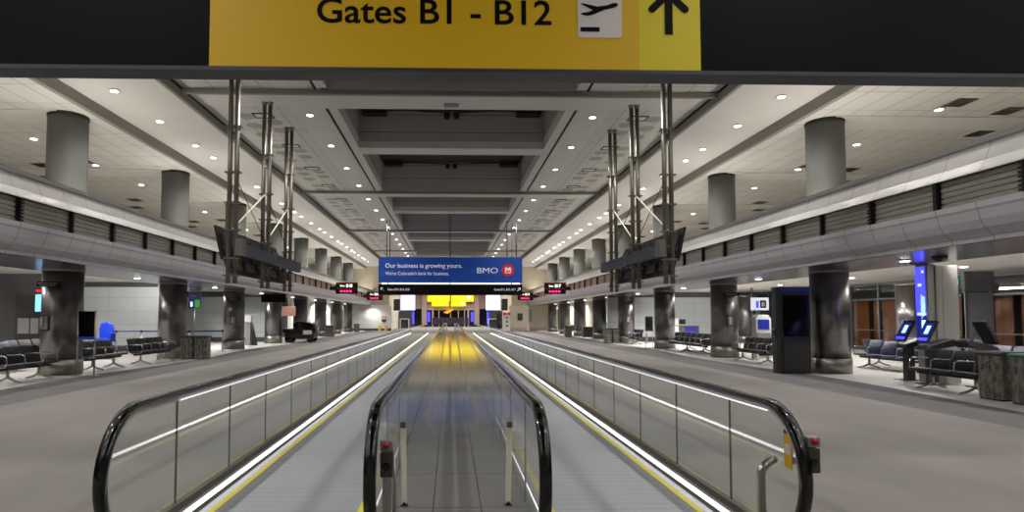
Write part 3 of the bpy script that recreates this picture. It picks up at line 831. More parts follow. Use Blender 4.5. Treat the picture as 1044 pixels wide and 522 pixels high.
# ================================================================ HANGING RACKS OF FLIGHT MONITORS
def pole_pair(x, y, label):
    t = thing('double_pole', label, 'pole', (x, y, 0), group='double poles of the monitor racks')
    for q in (-1, 1):
        MB().tube([(q * 0.085, 0, 2.42), (q * 0.085, 0, ZI - 0.02)], 0.058, 16).build('pole', 'pole', t)
        MB().lathe([(0.06, ZI - 0.12), (0.075, ZI - 0.04), (0.085, ZI - 0.03), (0.085, ZI)], q * 0.085, 0, 16).build('ceiling_flange', 'pole', t)
    for z in (2.6, 3.02, 3.72, 4.4, 5.15, 6.3):
        MB().box(-0.19, 0.19, -0.075, 0.075, z, z + 0.035).build('collar', 'pole', t)
    return t
for s in (-1, 1):
    sd = SIDE[s]
    ys = (14.55, 17.15, 19.5)
    for k, y in enumerate(ys): pole_pair(s * 5.42, y, '%s steel double pole carrying the %s monitor rack' % (('Nearest', 'Middle', 'Farthest')[k], sd))
    t = thing('monitor_rack', 'long grey crossbeam of the %s hanging flight monitor rack' % sd, 'rack', (s * 5.42, 17.2, 3.15))
    MB().box(-s * 0.15, -s * 0.29, -2.55, -0.02, -0.04, 0.27).build('beam', 'rack', t)
    MB().box(-s * 0.15, -s * 0.29, 0.05, 2.9, -0.04, 0.27).build('beam', 'rack', t)
    MB().box(-s * 0.15, -s * 0.31, -2.85, -2.55, -0.06, 0.36).build('end_cap', 'rack_end', t)
    MB().box(-s * 0.15, -s * 0.31, -0.02, 0.05, -0.06, 0.30).build('joint_plate', 'rack_end', t)
    for j in range(5):
        MB().box(s * 0.15, s * 0.2, -2.7 + j * 1.12, -1.6 + j * 1.12, 0.12, 0.2).build('outer_rail', 'rack', t)
    for row, (zc, hh) in enumerate(((3.48, 0.88), (2.95, 0.52))):
        for j in range(5):
            yc = 15.40 + j * 1.05
            lab = '%s black flight monitor in the %s row of the %s hanging rack' % (ORD[j].capitalize(), ('upper', 'lower')[row], sd)
            t = thing('flight_monitor', lab, 'monitor', (s * (5.90 - 0.20 * row), yc, zc), group='%s rack monitors' % sd)
            R = roty(s * (0.22 if row == 0 else 0.25))
            bz = MB().obox((0, 0, 0), (0.05, 1.0, hh), R).build('bezel', 'black', t)
            off = R @ Vector((-s * 0.06, 0, 0))
            MB().obox(off, (0.08, 0.7, hh * 0.55), R).build('back_housing', 'frame', t)
            sc = R @ Vector((s * 0.027, 0, 0))
            MB().obox(sc, (0.006, 0.96, hh - 0.07), R).build('screen', 'blackgloss', bz)
            # support arm with a curved back
            if row == 0: MB().tube([R @ Vector((-s * 0.1, 0, 0)), (-s * 0.2, 0, -0.1), (-s * 0.25, 0, -0.17)], 0.025, 8).build('arm', 'frame', t)
            else: MB().tube([R @ Vector((-s * 0.06, 0, 0.1)), (-s * 0.09, 0, 0.2), (-s * 0.07, 0, 0.31)], 0.03, 8).build('arm', 'frame', t)
    # cross bracing cables between the poles
    t = thing('cable_bracing', 'crossed thin steel rods bracing the %s double poles' % sd, 'bracing', (s * 5.42, 0, 0))
    for (ya, yb) in ((ys[0], ys[1]), (ys[1], ys[2])):
        MB().tube([(0, ya, 5.2), (0, yb, 3.75)], 0.012, 6).build('rod', 'frame', t)
        MB().tube([(0, ya, 3.75), (0, yb, 5.2)], 0.02, 6).build('rod', 'post', t)

# ================================================================ BANNER AND HALL SIGNS
t = thing('advertising_banner', 'wide blue advertising banner with white lettering and red roundel', 'banner', (-0.06, 38.0, 3.82))
bd = MB().box(-4.62, 4.68, 0, 0.12, 0, 1.64).build('board', 'banner_blue', t)
text('headline', 'Our business is growing yours.', 'white_text', width=4.95, height=0.37, loc=(-4.18, -0.01, 0.86), parent=bd, bold=0.008)
text('subline', "We're Colorado's bank for business.", 'white_text', width=4.1, height=0.24, loc=(-4.18, -0.01, 0.47), parent=bd, bold=0.004)
text('bank_name', 'BMO', 'white_text', width=1.35, height=0.36, loc=(1.75, -0.01, 0.60), parent=bd, bold=0.0)
b = MB(); b.prism([(3.75 + 0.4 * math.cos(2 * PI * i / 36), 0.80 + 0.4 * math.sin(2 * PI * i / 36)) for i in range(36)], 'Y', -0.02, 0); rd = b.build('roundel', 'red', t)
b = MB()
b.prism([(3.55, 0.70), (3.55, 0.92), (3.64, 1.02), (3.75, 0.90), (3.86, 1.02), (3.95, 0.92), (3.95, 0.70), (3.86, 0.70), (3.86, 0.84), (3.75, 0.74), (3.64, 0.84), (3.64, 0.70)], 'Y', -0.03, -0.02)
b.box(3.55, 3.95, -0.03, -0.02, 0.60, 0.66); b.build('roundel_mark', 'white_text', rd)
b = MB()
for x in (-4.1, -3.9, 0.0, 3.7, 4.3): b.tube([(x, 0.06, 1.64), (x, 0.06, ZI - 3.82 if abs(x) > 3 else 5.2)], 0.03, 8)
b.build('hanger_rods', 'frame', t)
t = thing('hanging_sign', 'wide black direction sign with small white gate numbers below the blue banner', 'sign', (-0.06, 38.0, 3.0))
bd = MB().box(-4.62, 4.68, 0, 0.2, 0, 0.70).build('board', 'sign_black', t)
MB().box(-4.62, 4.68, -0.01, 0.0, 0.0, 0.04).build('red_edge', mat('edge_red', (90, 24, 30), 0.5), t)
text('left_lettering', 'Gates B14, B16, B18', 'white_text', width=1.4, height=0.17, loc=(-4.02, -0.01, 0.27), parent=bd, bold=0.01)
text('right_lettering', 'Gates B11, B15, B17', 'white_text', width=1.4, height=0.17, loc=(2.85, -0.01, 0.27), parent=bd, bold=0.01)
for s, x in ((-1, -4.35), (1, 4.45)):
    b = MB(); b.prism([(x - 0.02, 0.38), (x + 0.02, 0.42), (x + s * 0.11 + 0.02, 0.33 + 0.2 - 0.0), (x + s * 0.11 - 0.02, 0.33 + 0.16)] if False else [(x - s * 0.1 - 0.02, 0.28), (x - s * 0.1 + 0.03, 0.25), (x + s * 0.1 + 0.02, 0.44), (x + s * 0.1 - 0.03, 0.47)], 'Y', -0.01, 0)
    b.box(x + s * 0.12, x - s * 0.04, -0.01, 0, 0.44, 0.48); b.box(x + s * 0.12, x + s * 0.08, -0.01, 0, 0.32, 0.48)
    b.build('arrow', 'white_text', bd)
for x in (-4.0, 0.0, 4.0): MB().tube([(x, 0.1, 0.7), (x, 0.1, 0.815)], 0.03, 8).build('hanger_rod', 'frame', t)
# strip light between banner and black sign
t = thing('strip_light', 'glowing white strip between the blue banner and the black sign', 'light', (0, 38.32, 3.70))
MB().box(-4.5, 4.5, -0.06, 0.06, 0.0, 0.11).build('diffuser', mat('strip_white', (250, 248, 240), 0.5, emit=1.3), t)
for x in (-4.0, 4.0): MB().tube([(x, 0.0, 0.1), (x, 0.0, ZI - 3.70)], 0.015, 6).build('hanger_rod', 'frame', t)

def gate_sign(x, y, s, name, label):
    t = thing('gate_sign', label, 'sign', (x, y, 3.35), group='gate number signs')
    cs = MB().box(-0.82, 0.82, 0, 0.22, 0, 0.88).build('case', 'sign_black', t, bevel=0.01)
    MB().box(-0.76, 0.76, -0.008, 0.0, 0.40, 0.43).build('red_line', mat('thin_red_line', (140, 16, 30), 0.5, emit=0.5), t)
    MB().box(-0.76, 0.76, -0.008, 0.0, 0.80, 0.83).build('red_line', 'thin' and MATS['thin_red_line'], t)
    text('gate_word', 'Gate', 'ledgreen', width=0.36, height=0.13, loc=(-0.5, -0.01, 0.55), parent=cs, bold=0.02)
    text('gate_number', name, 'ledgreen', width=0.46, height=0.24, loc=(-0.02, -0.01, 0.50), parent=cs, bold=0.02)
    b = MB()
    for q in range(4): b.prism([(-0.40 + q * 0.235 + 0.085 * math.cos(a), 0.20 + 0.075 * math.sin(a)) for a in [PI * 2 * i / 12 for i in range(12)]], 'Y', -0.01, 0)
    b.build('led_digits', 'ledpink', cs)
    MB().box(s * 0.82, s * 1.35, 0.06, 0.16, 0.3, 0.55).build('bracket', 'sign_black', t)
gate_sign(-7.95, 45, -1, 'B18', 'black gate sign reading B18 with pink LEDs on the left mezzanine edge, nearer one')
gate_sign(-7.98, 62, -1, 'B20', 'black gate sign with pink LEDs on the left mezzanine edge, farther one')
gate_sign(8.02, 45, 1, 'B17', 'black gate sign reading B17 with pink LEDs on the right mezzanine edge, nearer one')
gate_sign(7.9, 62, 1, 'B19', 'black gate sign with pink LEDs on the right mezzanine edge, farther one')

# ================================================================ SEATING
def make_bench(n, vinyl):
    """bench along +Y, seats facing -X (backs on +X side)"""
    t = thing('seat_bench', 'x', 'bench'); t['group'] = 'airport seat benches'
    p = 0.6; L = n * p
    MB().box(-0.03, 0.03, -0.05, L + 0.05, 0.30, 0.36).build('beam', 'black', t)
    legs = [0.35, L - 0.35] if n < 5 else [0.35, L / 2, L - 0.35]
    leg = None
    for y in legs:
        if leg is None:
            b = MB(); b.tube([(0, 0, 0.33), (0.0, 0, 0.12)], 0.035, 10)
            b.tube([(0, 0, 0.14), (-0.16, 0, 0.06), (-0.34, 0, 0.025)], [0.034, 0.026, 0.02], 8); b.tube([(0, 0, 0.14), (0.14, 0, 0.06), (0.3, 0, 0.025)], [0.034, 0.026, 0.02], 8)
            b.lathe([(0.035, 0.0), (0.035, 0.02)], -0.34, 0, 10); b.lathe([(0.035, 0.0), (0.035, 0.02)], 0.3, 0, 10)
            leg = b.build('leg', 'steel', t); leg.location = (0, y, 0)
        else:
            o = leg.copy(); COL.objects.link(o); o.parent = t; o.location = (0, y, 0)
    seat = back = arm = None
    for i in range(n):
        if seat is None:
            b = MB(); b.smooth = True
            pr = [(-0.27, 0.39), (-0.30, 0.415), (-0.28, 0.45), (-0.1, 0.455), (0.12, 0.435), (0.2, 0.43), (0.2, 0.38), (0.0, 0.375)]
            b.prism(pr, 'Y', 0.03, p - 0.03)
            seat = b.build('seat', vinyl, t, bevel=0.012)
            b = MB(); b.smooth = True
            pr = [(0.17, 0.42), (0.20, 0.62), (0.26, 0.80), (0.30, 0.86), (0.335, 0.86), (0.31, 0.78), (0.26, 0.6), (0.24, 0.42)]
            b.prism(pr, 'Y', 0.03, p - 0.03)
            back = b.build('backrest', vinyl, t, bevel=0.012)
        else:
            for src in (seat, back):
                o = src.copy(); COL.objects.link(o); o.parent = t; o.location = (0, i * p, 0)
    for i in range(n + 1):
        if arm is None:
            arm = MB().tube([(0.12, 0, 0.36), (-0.20, 0, 0.40), (-0.24, 0, 0.5), (-0.22, 0, 0.64), (-0.16, 0, 0.665), (0.2, 0, 0.66)], 0.016, 8).build('armrest', 'chrome', t)
        else:
            o = arm.copy(); COL.objects.link(o); o.parent = t; o.location = (0, i * p, 0)
    return t
protos = {}
def bench(n, vinyl, x, y, flip, label, group):
    key = (n, vinyl)
    if key not in protos: t = make_bench(n, vinyl); protos[key] = t
    else: t = copy_tree(protos[key])
    t.location = (x, y, 0)
    t.rotation_euler = (0, 0, 0)
    if flip: t.rotation_euler = (0, 0, PI); t.location = (x, y + n * 0.6, 0)
    t['label'] = label; t['group'] = group
    return t
G = 'benches along the %s columns'
bench(3, 'seat', -10.75, 14.2, True, 'black seat bench in front of the nearest left column', G % 'left')
bench(3, 'seat', -10.75, 17.6, True, 'black seat bench just behind the nearest left column', G % 'left')
bench(4, 'seat', -10.55, 19.95, True, 'long black seat bench ending in front of the second left column', G % 'left')
bench(3, 'seat', 10.8, 11.62, False, 'black three-seat bench beside the patterned bins at far right', G % 'right')
bench(4, 'seat', 10.75, 19.5, False, 'black seat bench in front of the second right column', G % 'right')
bench(7, 'seat', 10.75, 24.6, False, 'long black seat bench between the second and third right columns', G % 'right')
bench(7, 'seat', 11.6, 24.6, True, 'long black bench back to back behind the one between second and third right columns', G % 'right')
bench(3, 'seat', 10.75, 33.6, False, 'small black bench before the fourth right column near the green-topped bin', G % 'right')
bench(4, 'seatblue', 13.1, 16.2, False, 'navy bench behind the tall column kiosk, row nearest the aisle', 'navy lounge benches on the right')
bench(4, 'seatblue', 14.0, 17.0, True, 'navy bench back to back with the navy row nearest the aisle', 'navy lounge benches on the right')
bench(5, 'seatblue', 15.8, 17.5, False, 'navy bench of the middle row in the right lounge', 'navy lounge benches on the right')
bench(5, 'seatblue', 17.4, 19.0, False, 'navy bench of the rear row before the wooden doors', 'navy lounge benches on the right')
bench(4, 'seatblue', 14.0, 12.9, False, 'navy bench behind the patterned bins at the right edge', 'navy lounge benches on the right')
bench(4, 'seatblue', 15.6, 12.9, False, 'navy bench in second row behind the bins at the right edge', 'navy lounge benches on the right')
bench(5, 'seatblue', -12.9, 14.9, True, 'navy bench in the first row behind the nearest left column', 'navy lounge benches on the left')
bench(5, 'seatblue', -14.4, 15.4, True, 'navy bench in the second row of the left lounge', 'navy lounge benches on the left')
bench(5, 'seatblue', -15.9, 16.9, True, 'navy bench in the rear row of the left lounge', 'navy lounge benches on the left')
bench(4, 'seat', -13.6, 18.6, True, 'black bench behind the long bench near the second left column', G % 'left')
bench(4, 'seat', 13.2, 21.8, False, 'black bench in the lounge behind the second right column', G % 'right')
bench(3, 'seat', 10.6, 51.5, False, 'distant black bench among the far right columns', G % 'right')
bench(3, 'seat', -10.6, 51.5, True, 'distant black bench among the far left columns', G % 'left')

# ================================================================ BINS
def bin_(x, y, w_, d_, h, label, body, lid, group='litter bins', symbol=False):
    t = thing('litter_bin', label, 'bin', (x, y, 0), group=group)
    MB().prism([(-w_ / 2 + 0.04, -d_ / 2), (w_ / 2 - 0.04, -d_ / 2), (w_ / 2, -d_ / 2 + 0.06), (w_ / 2, d_ / 2 - 0.06), (w_ / 2 - 0.04, d_ / 2), (-w_ / 2 + 0.04, d_ / 2), (-w_ / 2, d_ / 2 - 0.06), (-w_ / 2, -d_ / 2 + 0.06)], 'Z', 0.03, h - 0.08).build('body', body, t)
    MB().box(-w_ / 2 + 0.03, w_ / 2 - 0.03, -d_ / 2 + 0.03, d_ / 2 - 0.03, 0, 0.03).build('foot', 'black', t)
    b = MB(); b.smooth = False
    b.prism([(-w_ / 2 - 0.015, h - 0.08), (w_ / 2 + 0.015, h - 0.08), (w_ / 2 + 0.015, h - 0.03), (w_ / 2 - 0.06, h), (-w_ / 2 + 0.06, h), (-w_ / 2 - 0.015, h - 0.03)], 'Y', -d_ / 2 - 0.015, d_ / 2 + 0.015)
    b.build('lid', lid, t)
    if symbol:
        b = MB()
        for q in range(3):
            a = PI / 2 + q * 2 * PI / 3; c = (0.05 * math.cos(a), h - 0.26 + 0.05 * math.sin(a))
            b.obox((-w_ / 2 - 0.003, c[0], c[1]), (0.004, 0.085, 0.022), rotx(a + PI / 2))
        b.build('recycling_symbol', 'black', t)
    return t
bin_(10.6, 11.2, 0.5, 0.52, 0.93, 'patterned metal bin with dark lid and recycling symbol, leftmost of the three', 'granite', 'frame', symbol=True)
bin_(10.55, 10.47, 0.5, 0.52, 0.93, 'patterned metal bin with green lid, middle of the three at the right edge', 'granite', 'green')
bin_(10.5, 9.74, 0.5, 0.52, 0.93, 'patterned metal bin cut off by the right edge of the view', 'granite', 'frame')
bin_(-10.0, 22.72, 0.48, 0.45, 0.88, 'dark-topped patterned bin beside the second left column, left of a pair', 'granite', 'frame')
bin_(-9.48, 22.72, 0.48, 0.45, 0.88, 'green-topped patterned bin beside the second left column, right of a pair', 'granite', 'green')
bin_(9.62, 36.0, 0.42, 0.5, 0.9, 'green-topped patterned bin left of the fourth right column, left of a pair', 'granite', 'green')
bin_(10.06, 36.0, 0.4, 0.5, 0.9, 'patterned bin left of the fourth right column, right of a pair', 'granite', 'frame')
bin_(9.3, 46.6, 0.55, 0.5, 0.85, 'dark grey bin beside the distant dark desk on the right', 'bin_plain', 'frame')
bin_(-9.8, 48.0, 0.7, 0.6, 0.85, 'grey bin beside the distant left columns behind the cart', 'bin_plain', 'frame')
bin_(-10.0, 63.0, 0.55, 0.5, 0.85, 'small grey bin by the last left column before the white wall', 'bin_plain', 'frame')

# ================================================================ KIOSKS AND TOTEMS, RIGHT
t = thing('advertising_kiosk', 'tall glossy dark display kiosk left of the nearest right column', 'kiosk', (9.72, 16.7, 0), 0, None)
b = MB(); b.prism([(-0.48, -0.1), (-0.44, -0.26), (0.42, -0.26), (0.44, -0.22), (0.44, 0.12), (-0.48, 0.12)], 'Z', 0.0, 2.45)
b.build('body', 'kiosk_dark', t, bevel=0.02)
MB().box(-0.36, 0.36, -0.272, -0.26, 1.05, 2.2).build('screen', 'blackgloss', t)
MB().box(-0.36, 0.36, -0.266, -0.26, 0.1, 0.85).build('lower_panel', 'frame', t)
MB().box(-0.43, 0.41, -0.266, -0.26, 2.3, 2.43).build('blue_header', mat('kiosk_header', (20, 40, 110), 0.3, emit=0.12), t)
MB().box(-0.495, -0.48, -0.08, 0.1, 0.98, 1.25).build('side_handle', 'blackgloss', t)

t = thing('information_totem', 'tall grey totem with bright blue side screen behind the check-in kiosks', 'totem', (11.9, 14.25, 0))
b = MB(); b.prism([(-0.12, -0.2), (0.44, -0.2), (0.44, 0.2), (-0.12, 0.2)], 'Z', 0, 2.86); b.build('body', 'kiosk_grey', t, bevel=0.02)
MB().box(-0.3, -0.12, -0.16, 0.2, 0, 2.9).build('side_column', 'kiosk_grey', t, bevel=0.02)
MB().box(0.14, 0.4, -0.1, 0.1, 2.75, 2.87).build('top_vent', 'black', t)
MB().box(0.04, 0.05, -0.206, -0.2, 0.05, 2.8).build('seam', 'vent', t)
sc = MB().box(-0.316, -0.302, -0.10, 0.19, 1.0, 2.84).build('screen', 'scr_blue', t)
MB().box(-0.322, -0.316, -0.13, 0.18, 1.02, 1.62).build('lower_picture', 'scr_navy', sc)
MB().box(-0.326, -0.318, -0.1, 0.0, 1.72, 2.1).build('pale_block', 'scr_cyan', sc)
b = MB()
for q in range(5): b.tube([(-0.324, -0.02 + 0.15 * math.cos(a) * (1 - q * 0.18) + 0.09 - 0.02, 1.85 + 0.3 * math.sin(a) * (1 - q * 0.18)) for a in [PI * 0.55 + i * PI / 10 for i in range(10)]], 0.006, 5)
b.build('arc_pattern', 'scr_pale', sc)
for (a0, a1, z0, z1) in ((-0.1, 0.02, 1.3, 1.52), (-0.08, -0.02, 2.68, 2.74), (0.0, 0.1, 2.35, 2.42), (-0.12, 0.14, 1.64, 1.7), (-0.06, 0.04, 1.08, 1.22)): MB().box(-0.326, -0.318, a0, a1, z0, z1).build('white_block', 'scr_pale', sc)

def checkin(x, y, flip, label, lit=True):
    t = thing('check_in_kiosk', label, 'kiosk', (x, y, 0), PI if flip else 0, 'check-in kiosks')
    MB().prism([(-0.26, -0.2), (0.26, -0.2), (0.26, 0.2), (-0.26, 0.2)], 'Z', 0, 0.015).build('foot_plate', 'black', t)
    MB().box(-0.1, 0.1, -0.08, 0.08, 0.015, 0.86).build('pedestal', 'skirt', t, bevel=0.01)
    b = MB(); b.prism([(-0.28, 0.82), (-0.2, 0.92), (0.42, 1.08), (0.5, 1.02), (0.46, 0.9), (0.1, 0.84)], 'Y', -0.17, 0.17); b.build('desk_housing', 'black', t, bevel=0.015)
    R = roty(0.5)
    sc_ = MB().obox((-0.08, 0, 1.24), (0.05, 0.34, 0.58), R).build('screen_case', 'black', t)
    MB().obox(Vector((-0.08, 0, 1.24)) + R @ Vector((-0.028, 0, 0.05)), (0.006, 0.29, 0.36), R).build('screen', 'scr_navy' if lit else 'blackgloss', sc_)
    MB().obox(Vector((-0.08, 0, 1.24)) + R @ Vector((-0.03, 0, -0.21)), (0.008, 0.27, 0.07), R).build('label_strip', 'scr_blue' if lit else 'blackgloss', sc_)
    MB().obox(Vector((-0.08, 0, 1.24)) + R @ Vector((-0.033, -0.02, 0.04)), (0.004, 0.12, 0.22), R).build('screen_image', 'scr_pale' if lit else 'blackgloss', sc_)
    return t
checkin(11.58, 14.72, False, 'black check-in kiosk with tilted lit screen, leftmost of three')
checkin(11.4, 13.8, False, 'black check-in kiosk with tilted lit screen, middle one before the grey totem')
checkin(12.05, 13.15, True, 'black check-in kiosk facing away, right of the grey totem', lit=False)

# second right column lounge: white sign unit and cash machine like kiosk
t = thing('pole_sign', 'white square sign with blue symbol on a thin pole by the tall dark kiosk', 'sign', (11.6, 21.9, 0))
MB().tube([(-0.3, 0.0, 0), (-0.3, 0.0, 2.7)], 0.025, 8).build('pole', 'steel', t)
MB().box(-0.33, 0.33, -0.03, 0.03, 1.85, 2.32).build('board', mat('sign_lit_white', (225, 232, 240), 0.4, emit=0.7), t)
MB().box(-0.16, -0.05, -0.036, -0.03, 1.93, 2.2).build('blue_symbol', 'scr_blue', t)
b = MB(); b.box(0.0, 0.24, -0.036, -0.03, 1.93, 2.22); b.build('dark_symbol', 'frame', t)
MB().box(0.06, 0.17, -0.04, -0.036, 1.99, 2.15).build('symbol_centre', 'sign_white', t)
MB().tube([(-0.3, 0, 0), (-0.3, 0, 0.02)], 0.2, 20).build('foot', 'steel', t)
t = thing('service_machine', 'white rounded service machine with blue screen below the white square sign', 'machine', (12.0, 22.6, 0))
MB().prism([(-0.3, 0), (0.3, 0), (0.3, 1.55), (0.2, 1.68), (-0.2, 1.68), (-0.3, 1.55)], 'Y', -0.2, 0.2).build('body', 'wall_white', t, bevel=0.02)
MB().box(-0.22, 0.22, -0.212, -0.2, 1.12, 1.5).build('screen', 'scr_navy', t)
MB().box(-0.25, 0.25, -0.26, -0.2, 0.75, 1.0).build('tray', 'kiosk_grey', t, bevel=0.01)
MB().box(-0.2, 0.2, -0.21, -0.2, 0.1, 0.65).build('lower_door', 'kiosk_dark', t)

# desks, poster stands and screens
t = thing('poster_stand', 'grey poster stand on thin pole before the pale gate wall left of third right column', 'poster stand', (10.35, 30.6, 0))
MB().box(-0.2, 0.2, -0.015, 0.015, 0.85, 1.62).build('board', 'door_grey', t)
MB().box(-0.16, 0.16, -0.02, -0.015, 1.05, 1.5).build('notice', 'header', t)
for x in (-0.18, 0.18): MB().tube([(x, 0, 0), (x, 0, 0.86)], 0.015, 8).build('leg', 'steel', t)
MB().box(-0.24, 0.24, -0.15, 0.15, 0, 0.02).build('foot', 'steel', t)
t = thing('poster_stand', 'framed dark poster with blue lower band between two poles beside nearest left column', 'poster stand', (-9.93, 16.25, 0))
for x in (-0.22, 0.24):
    MB().tube([(x, 0, 0.02), (x, 0, 1.78)], 0.022, 10).build('pole', 'steel', t)
    MB().lathe([(0.13, 0), (0.13, 0.012), (0.03, 0.03)], x, 0, 20).build('foot', 'steel', t)
MB().box(-0.2, 0.22, -0.02, 0.02, 1.0, 1.75).build('board', 'blackgloss', t)
MB().box(-0.2, 0.22, -0.024, -0.02, 0.98, 1.06).build('blue_band', mat('dull_blue', (40, 54, 150), 0.4, emit=0.25), t)
t = thing('gate_desk', 'pale gate desk with blue front panel before the wall behind third right column', 'desk', (14.2, 35.5, 0))
MB().box(-0.75, 0.75, -0.3, 0.3, 0, 1.05).build('body', 'wall_dark', t, bevel=0.01)
MB().box(-0.78, 0.78, -0.34, 0.34, 1.05, 1.09).build('counter', 'steel', t)
MB().box(-0.1, 0.6, -0.31, -0.3, 0.7, 0.98).build('blue_panel', 'scr_navy', t)
MB().box(-0.75, -0.5, -0.32, -0.3, 0.1, 1.5).build('side_panel', 'paper', t)
MB().box(-0.35, 0.05, -0.02, 0.02, 1.15, 1.45).build('monitor', 'black', t)
t = thing('gate_desk', 'dark boarding desk with paper on top among distant right columns', 'desk', (10.9, 46.5, 0))
MB().box(-0.45, 0.45, -0.25, 0.25, 0, 0.8).build('body', 'kiosk_dark', t)
MB().box(-0.48, 0.48, -0.28, 0.28, 0.8, 0.85).build('counter', 'pane_tan', t)
t = tag(MB().box(-0.4, 0.4, 0, 0.06, 1.75, 2.5).build('wall_screen', 'scr_pink', loc=(12.2, 45.5, 0)), 'tan lit screen hanging above the dark desk among distant right columns', 'screen')
t = tag(MB().box(-0.45, 0.45, 0, 0.06, 1.65, 2.3).build('wall_screen', 'scr_pink', loc=(-10.9, 39.8, 0)), 'tan lit screen hanging behind the cart on the left', 'screen')
t = thing('wall_poster', 'small blue poster on pale wall between fourth right column and the bins', 'poster', (11.6, 37.95, 0))
MB().box(-0.22, 0.22, -0.03, 0, 1.35, 1.95).build('frame', 'frame', t)
MB().box(-0.19, 0.19, -0.04, -0.03, 1.4, 1.9).build('picture', mat('poster_blue', (80, 120, 160), 0.5, emit=0.1), t)
t = thing('wall_screen', 'bright blue hanging screen at the far left edge of the view', 'screen', (-14.6, 19.0, 0), 0.3)
MB().box(-0.55, 0.1, -0.04, 0.04, 2.35, 2.95).build('case', 'black', t)
MB().box(-0.52, 0.07, -0.05, -0.04, 2.38, 2.92).build('display', 'scr_blue', t)
t = thing('wall_screen', 'pale cyan upright screen left of the nearest left column', 'screen', (-14.2, 20.6, 0))
MB().box(-0.12, 0.24, -0.04, 0.04, 1.75, 2.4).build('case', 'black', t)
MB().box(-0.1, 0.22, -0.05, -0.04, 1.78, 2.37).build('display', 'scr_cyan', t)
MB().box(0.0, 0.1, 0.0, 0.04, 0, 1.75).build('post', 'kiosk_dark', t)
# dark vestibule with doors on the far left
t = thing('door_vestibule', 'dark gate door unit with two pale notices at the far left', 'door', (-15.2, 21.4, 0))
MB().box(-1.5, 1.2, 0, 0.15, 0, 3.15).build('frame', 'wall_dark', t)
MB().box(-0.35, 0.6, -0.04, 0, 0.0, 2.4).build('door_leaf', 'frame', t)
MB().box(-0.25, 0.15, -0.05, -0.04, 1.0, 1.55).build('notice', 'kiosk_grey', t)
MB().box(0.2, 0.55, -0.05, -0.04, 1.0, 1.55).build('notice', 'kiosk_grey', t)
MB().box(0.35, 0.55, -0.05, -0.0, 2.5, 2.56).build('red_lamp', mat('red_lamp', (200, 20, 30), 0.5, emit=1.5), t)
t = thing('armchair', 'bright blue high-backed chair behind the framed poster on the left', 'chair', (-13.1, 22.6, 0))
t.scale = (0.8, 0.8, 0.88)
b = MB(); b.smooth = True
b.prism([(-0.32, 0.9), (0.3, 0.9), (0.34, 1.2), (0.24, 1.5), (0.0, 1.6), (-0.26, 1.55), (-0.34, 1.3)], 'Y', 0.12, 0.26); b.build('backrest', 'blue_vinyl', t, bevel=0.03)
MB().box(-0.3, 0.34, -0.3, 0.2, 0.75, 0.9).build('seat', 'blue_vinyl', t, bevel=0.03)
MB().box(0.3, 0.44, -0.25, 0.15, 0.75, 1.12).build('armrest', 'blue_vinyl', t, bevel=0.02)
MB().lathe([(0.3, 0), (0.3, 0.03), (0.04, 0.06), (0.04, 0.75)], seg=24).build('pedestal', 'chrome', t)

# retractable belt barriers
def stanchion(x, y, label, parent_group='belt barrier posts'):
    t = thing('barrier_post', label, 'barrier post', (x, y, 0), group=parent_group)
    MB().lathe([(0.17, 0), (0.17, 0.02), (0.04, 0.05)], seg=24).build('foot', 'steel', t)
    MB().tube([(0, 0, 0.04), (0, 0, 0.92)], 0.032, 12).build('pole', 'steel', t)
    MB().lathe([(0.04, 0.9), (0.04, 1.0)], seg=16).build('belt_head', 'black', t)
PL = [(-10.6, 27.6), (-11.6, 26.4), (-13.9, 26.8), (-14.9, 26.6), (-15.7, 27.0)]
for (x, y), l in zip(PL, ('steel belt barrier post left of the third left column', 'steel belt post by the blue pole sign on the left', 'steel belt post right of second left column against grey wall', 'steel belt post left of the second left column', 'leftmost steel belt post before the grey gate wall')):
    stanchion(x, y, l)
for i in range(4):
    (xa, ya), (xb, yb) = PL[i], PL[i + 1]
    a = math.atan2(yb - ya, xb - xa); L = math.hypot(xb - xa, yb - ya)
    o = MB().obox((0, 0, 0.95), (L - 0.08, 0.006, 0.055), rotz(0)).build('barrier_belt', 'blue_belt'); o.location = ((xa + xb) / 2, (ya + yb) / 2, 0); o.rotation_euler = (0, 0, a)
    tag(o, 'blue retractable belt, %s span counted from the third left column' % ('first', 'second', 'third', 'last')[i], 'belt', 'blue barrier belts')
for (x, y), l in zip(((12.3, 34.5), (13.1, 34.6), (11.75, 35.1)), ('dark belt barrier post behind the third right column, nearer the desk', 'dark belt barrier post beside the gate desk on the right', 'belt barrier post between the third and fourth right columns')): stanchion(x, y, l)
t = thing('pole_sign', 'navy and green gate information sign on thin pole behind the left bins', 'sign', (-11.6, 26.9, 0))
MB().tube([(0, 0, 0), (0, 0, 2.05)], 0.025, 8).build('pole', 'steel', t)
MB().box(-0.27, 0.27, -0.04, 0.04, 1.98, 2.72).build('board', mat('navy_board', (24, 28, 84), 0.4, emit=0.25), t)
MB().box(0.02, 0.24, -0.046, -0.04, 2.02, 2.36).build('green_panel', mat('green_panel', (60, 150, 50), 0.4, emit=0.5), t)
MB().box(-0.18, -0.08, -0.046, -0.04, 2.06, 2.28).build('white_mark', 'scr_pale', t)
MB().box(-0.2, 0.06, -0.046, -0.04, 2.52, 2.55).build('text_line', 'kiosk_grey', t)
MB().box(-0.25, 0.25, -0.03, 0.03, 2.78, 2.95).build('ceiling_mount', 'kiosk_grey', t)
MB().lathe([(0.2, 0), (0.2, 0.02)], seg=20).build('foot', 'steel', t)

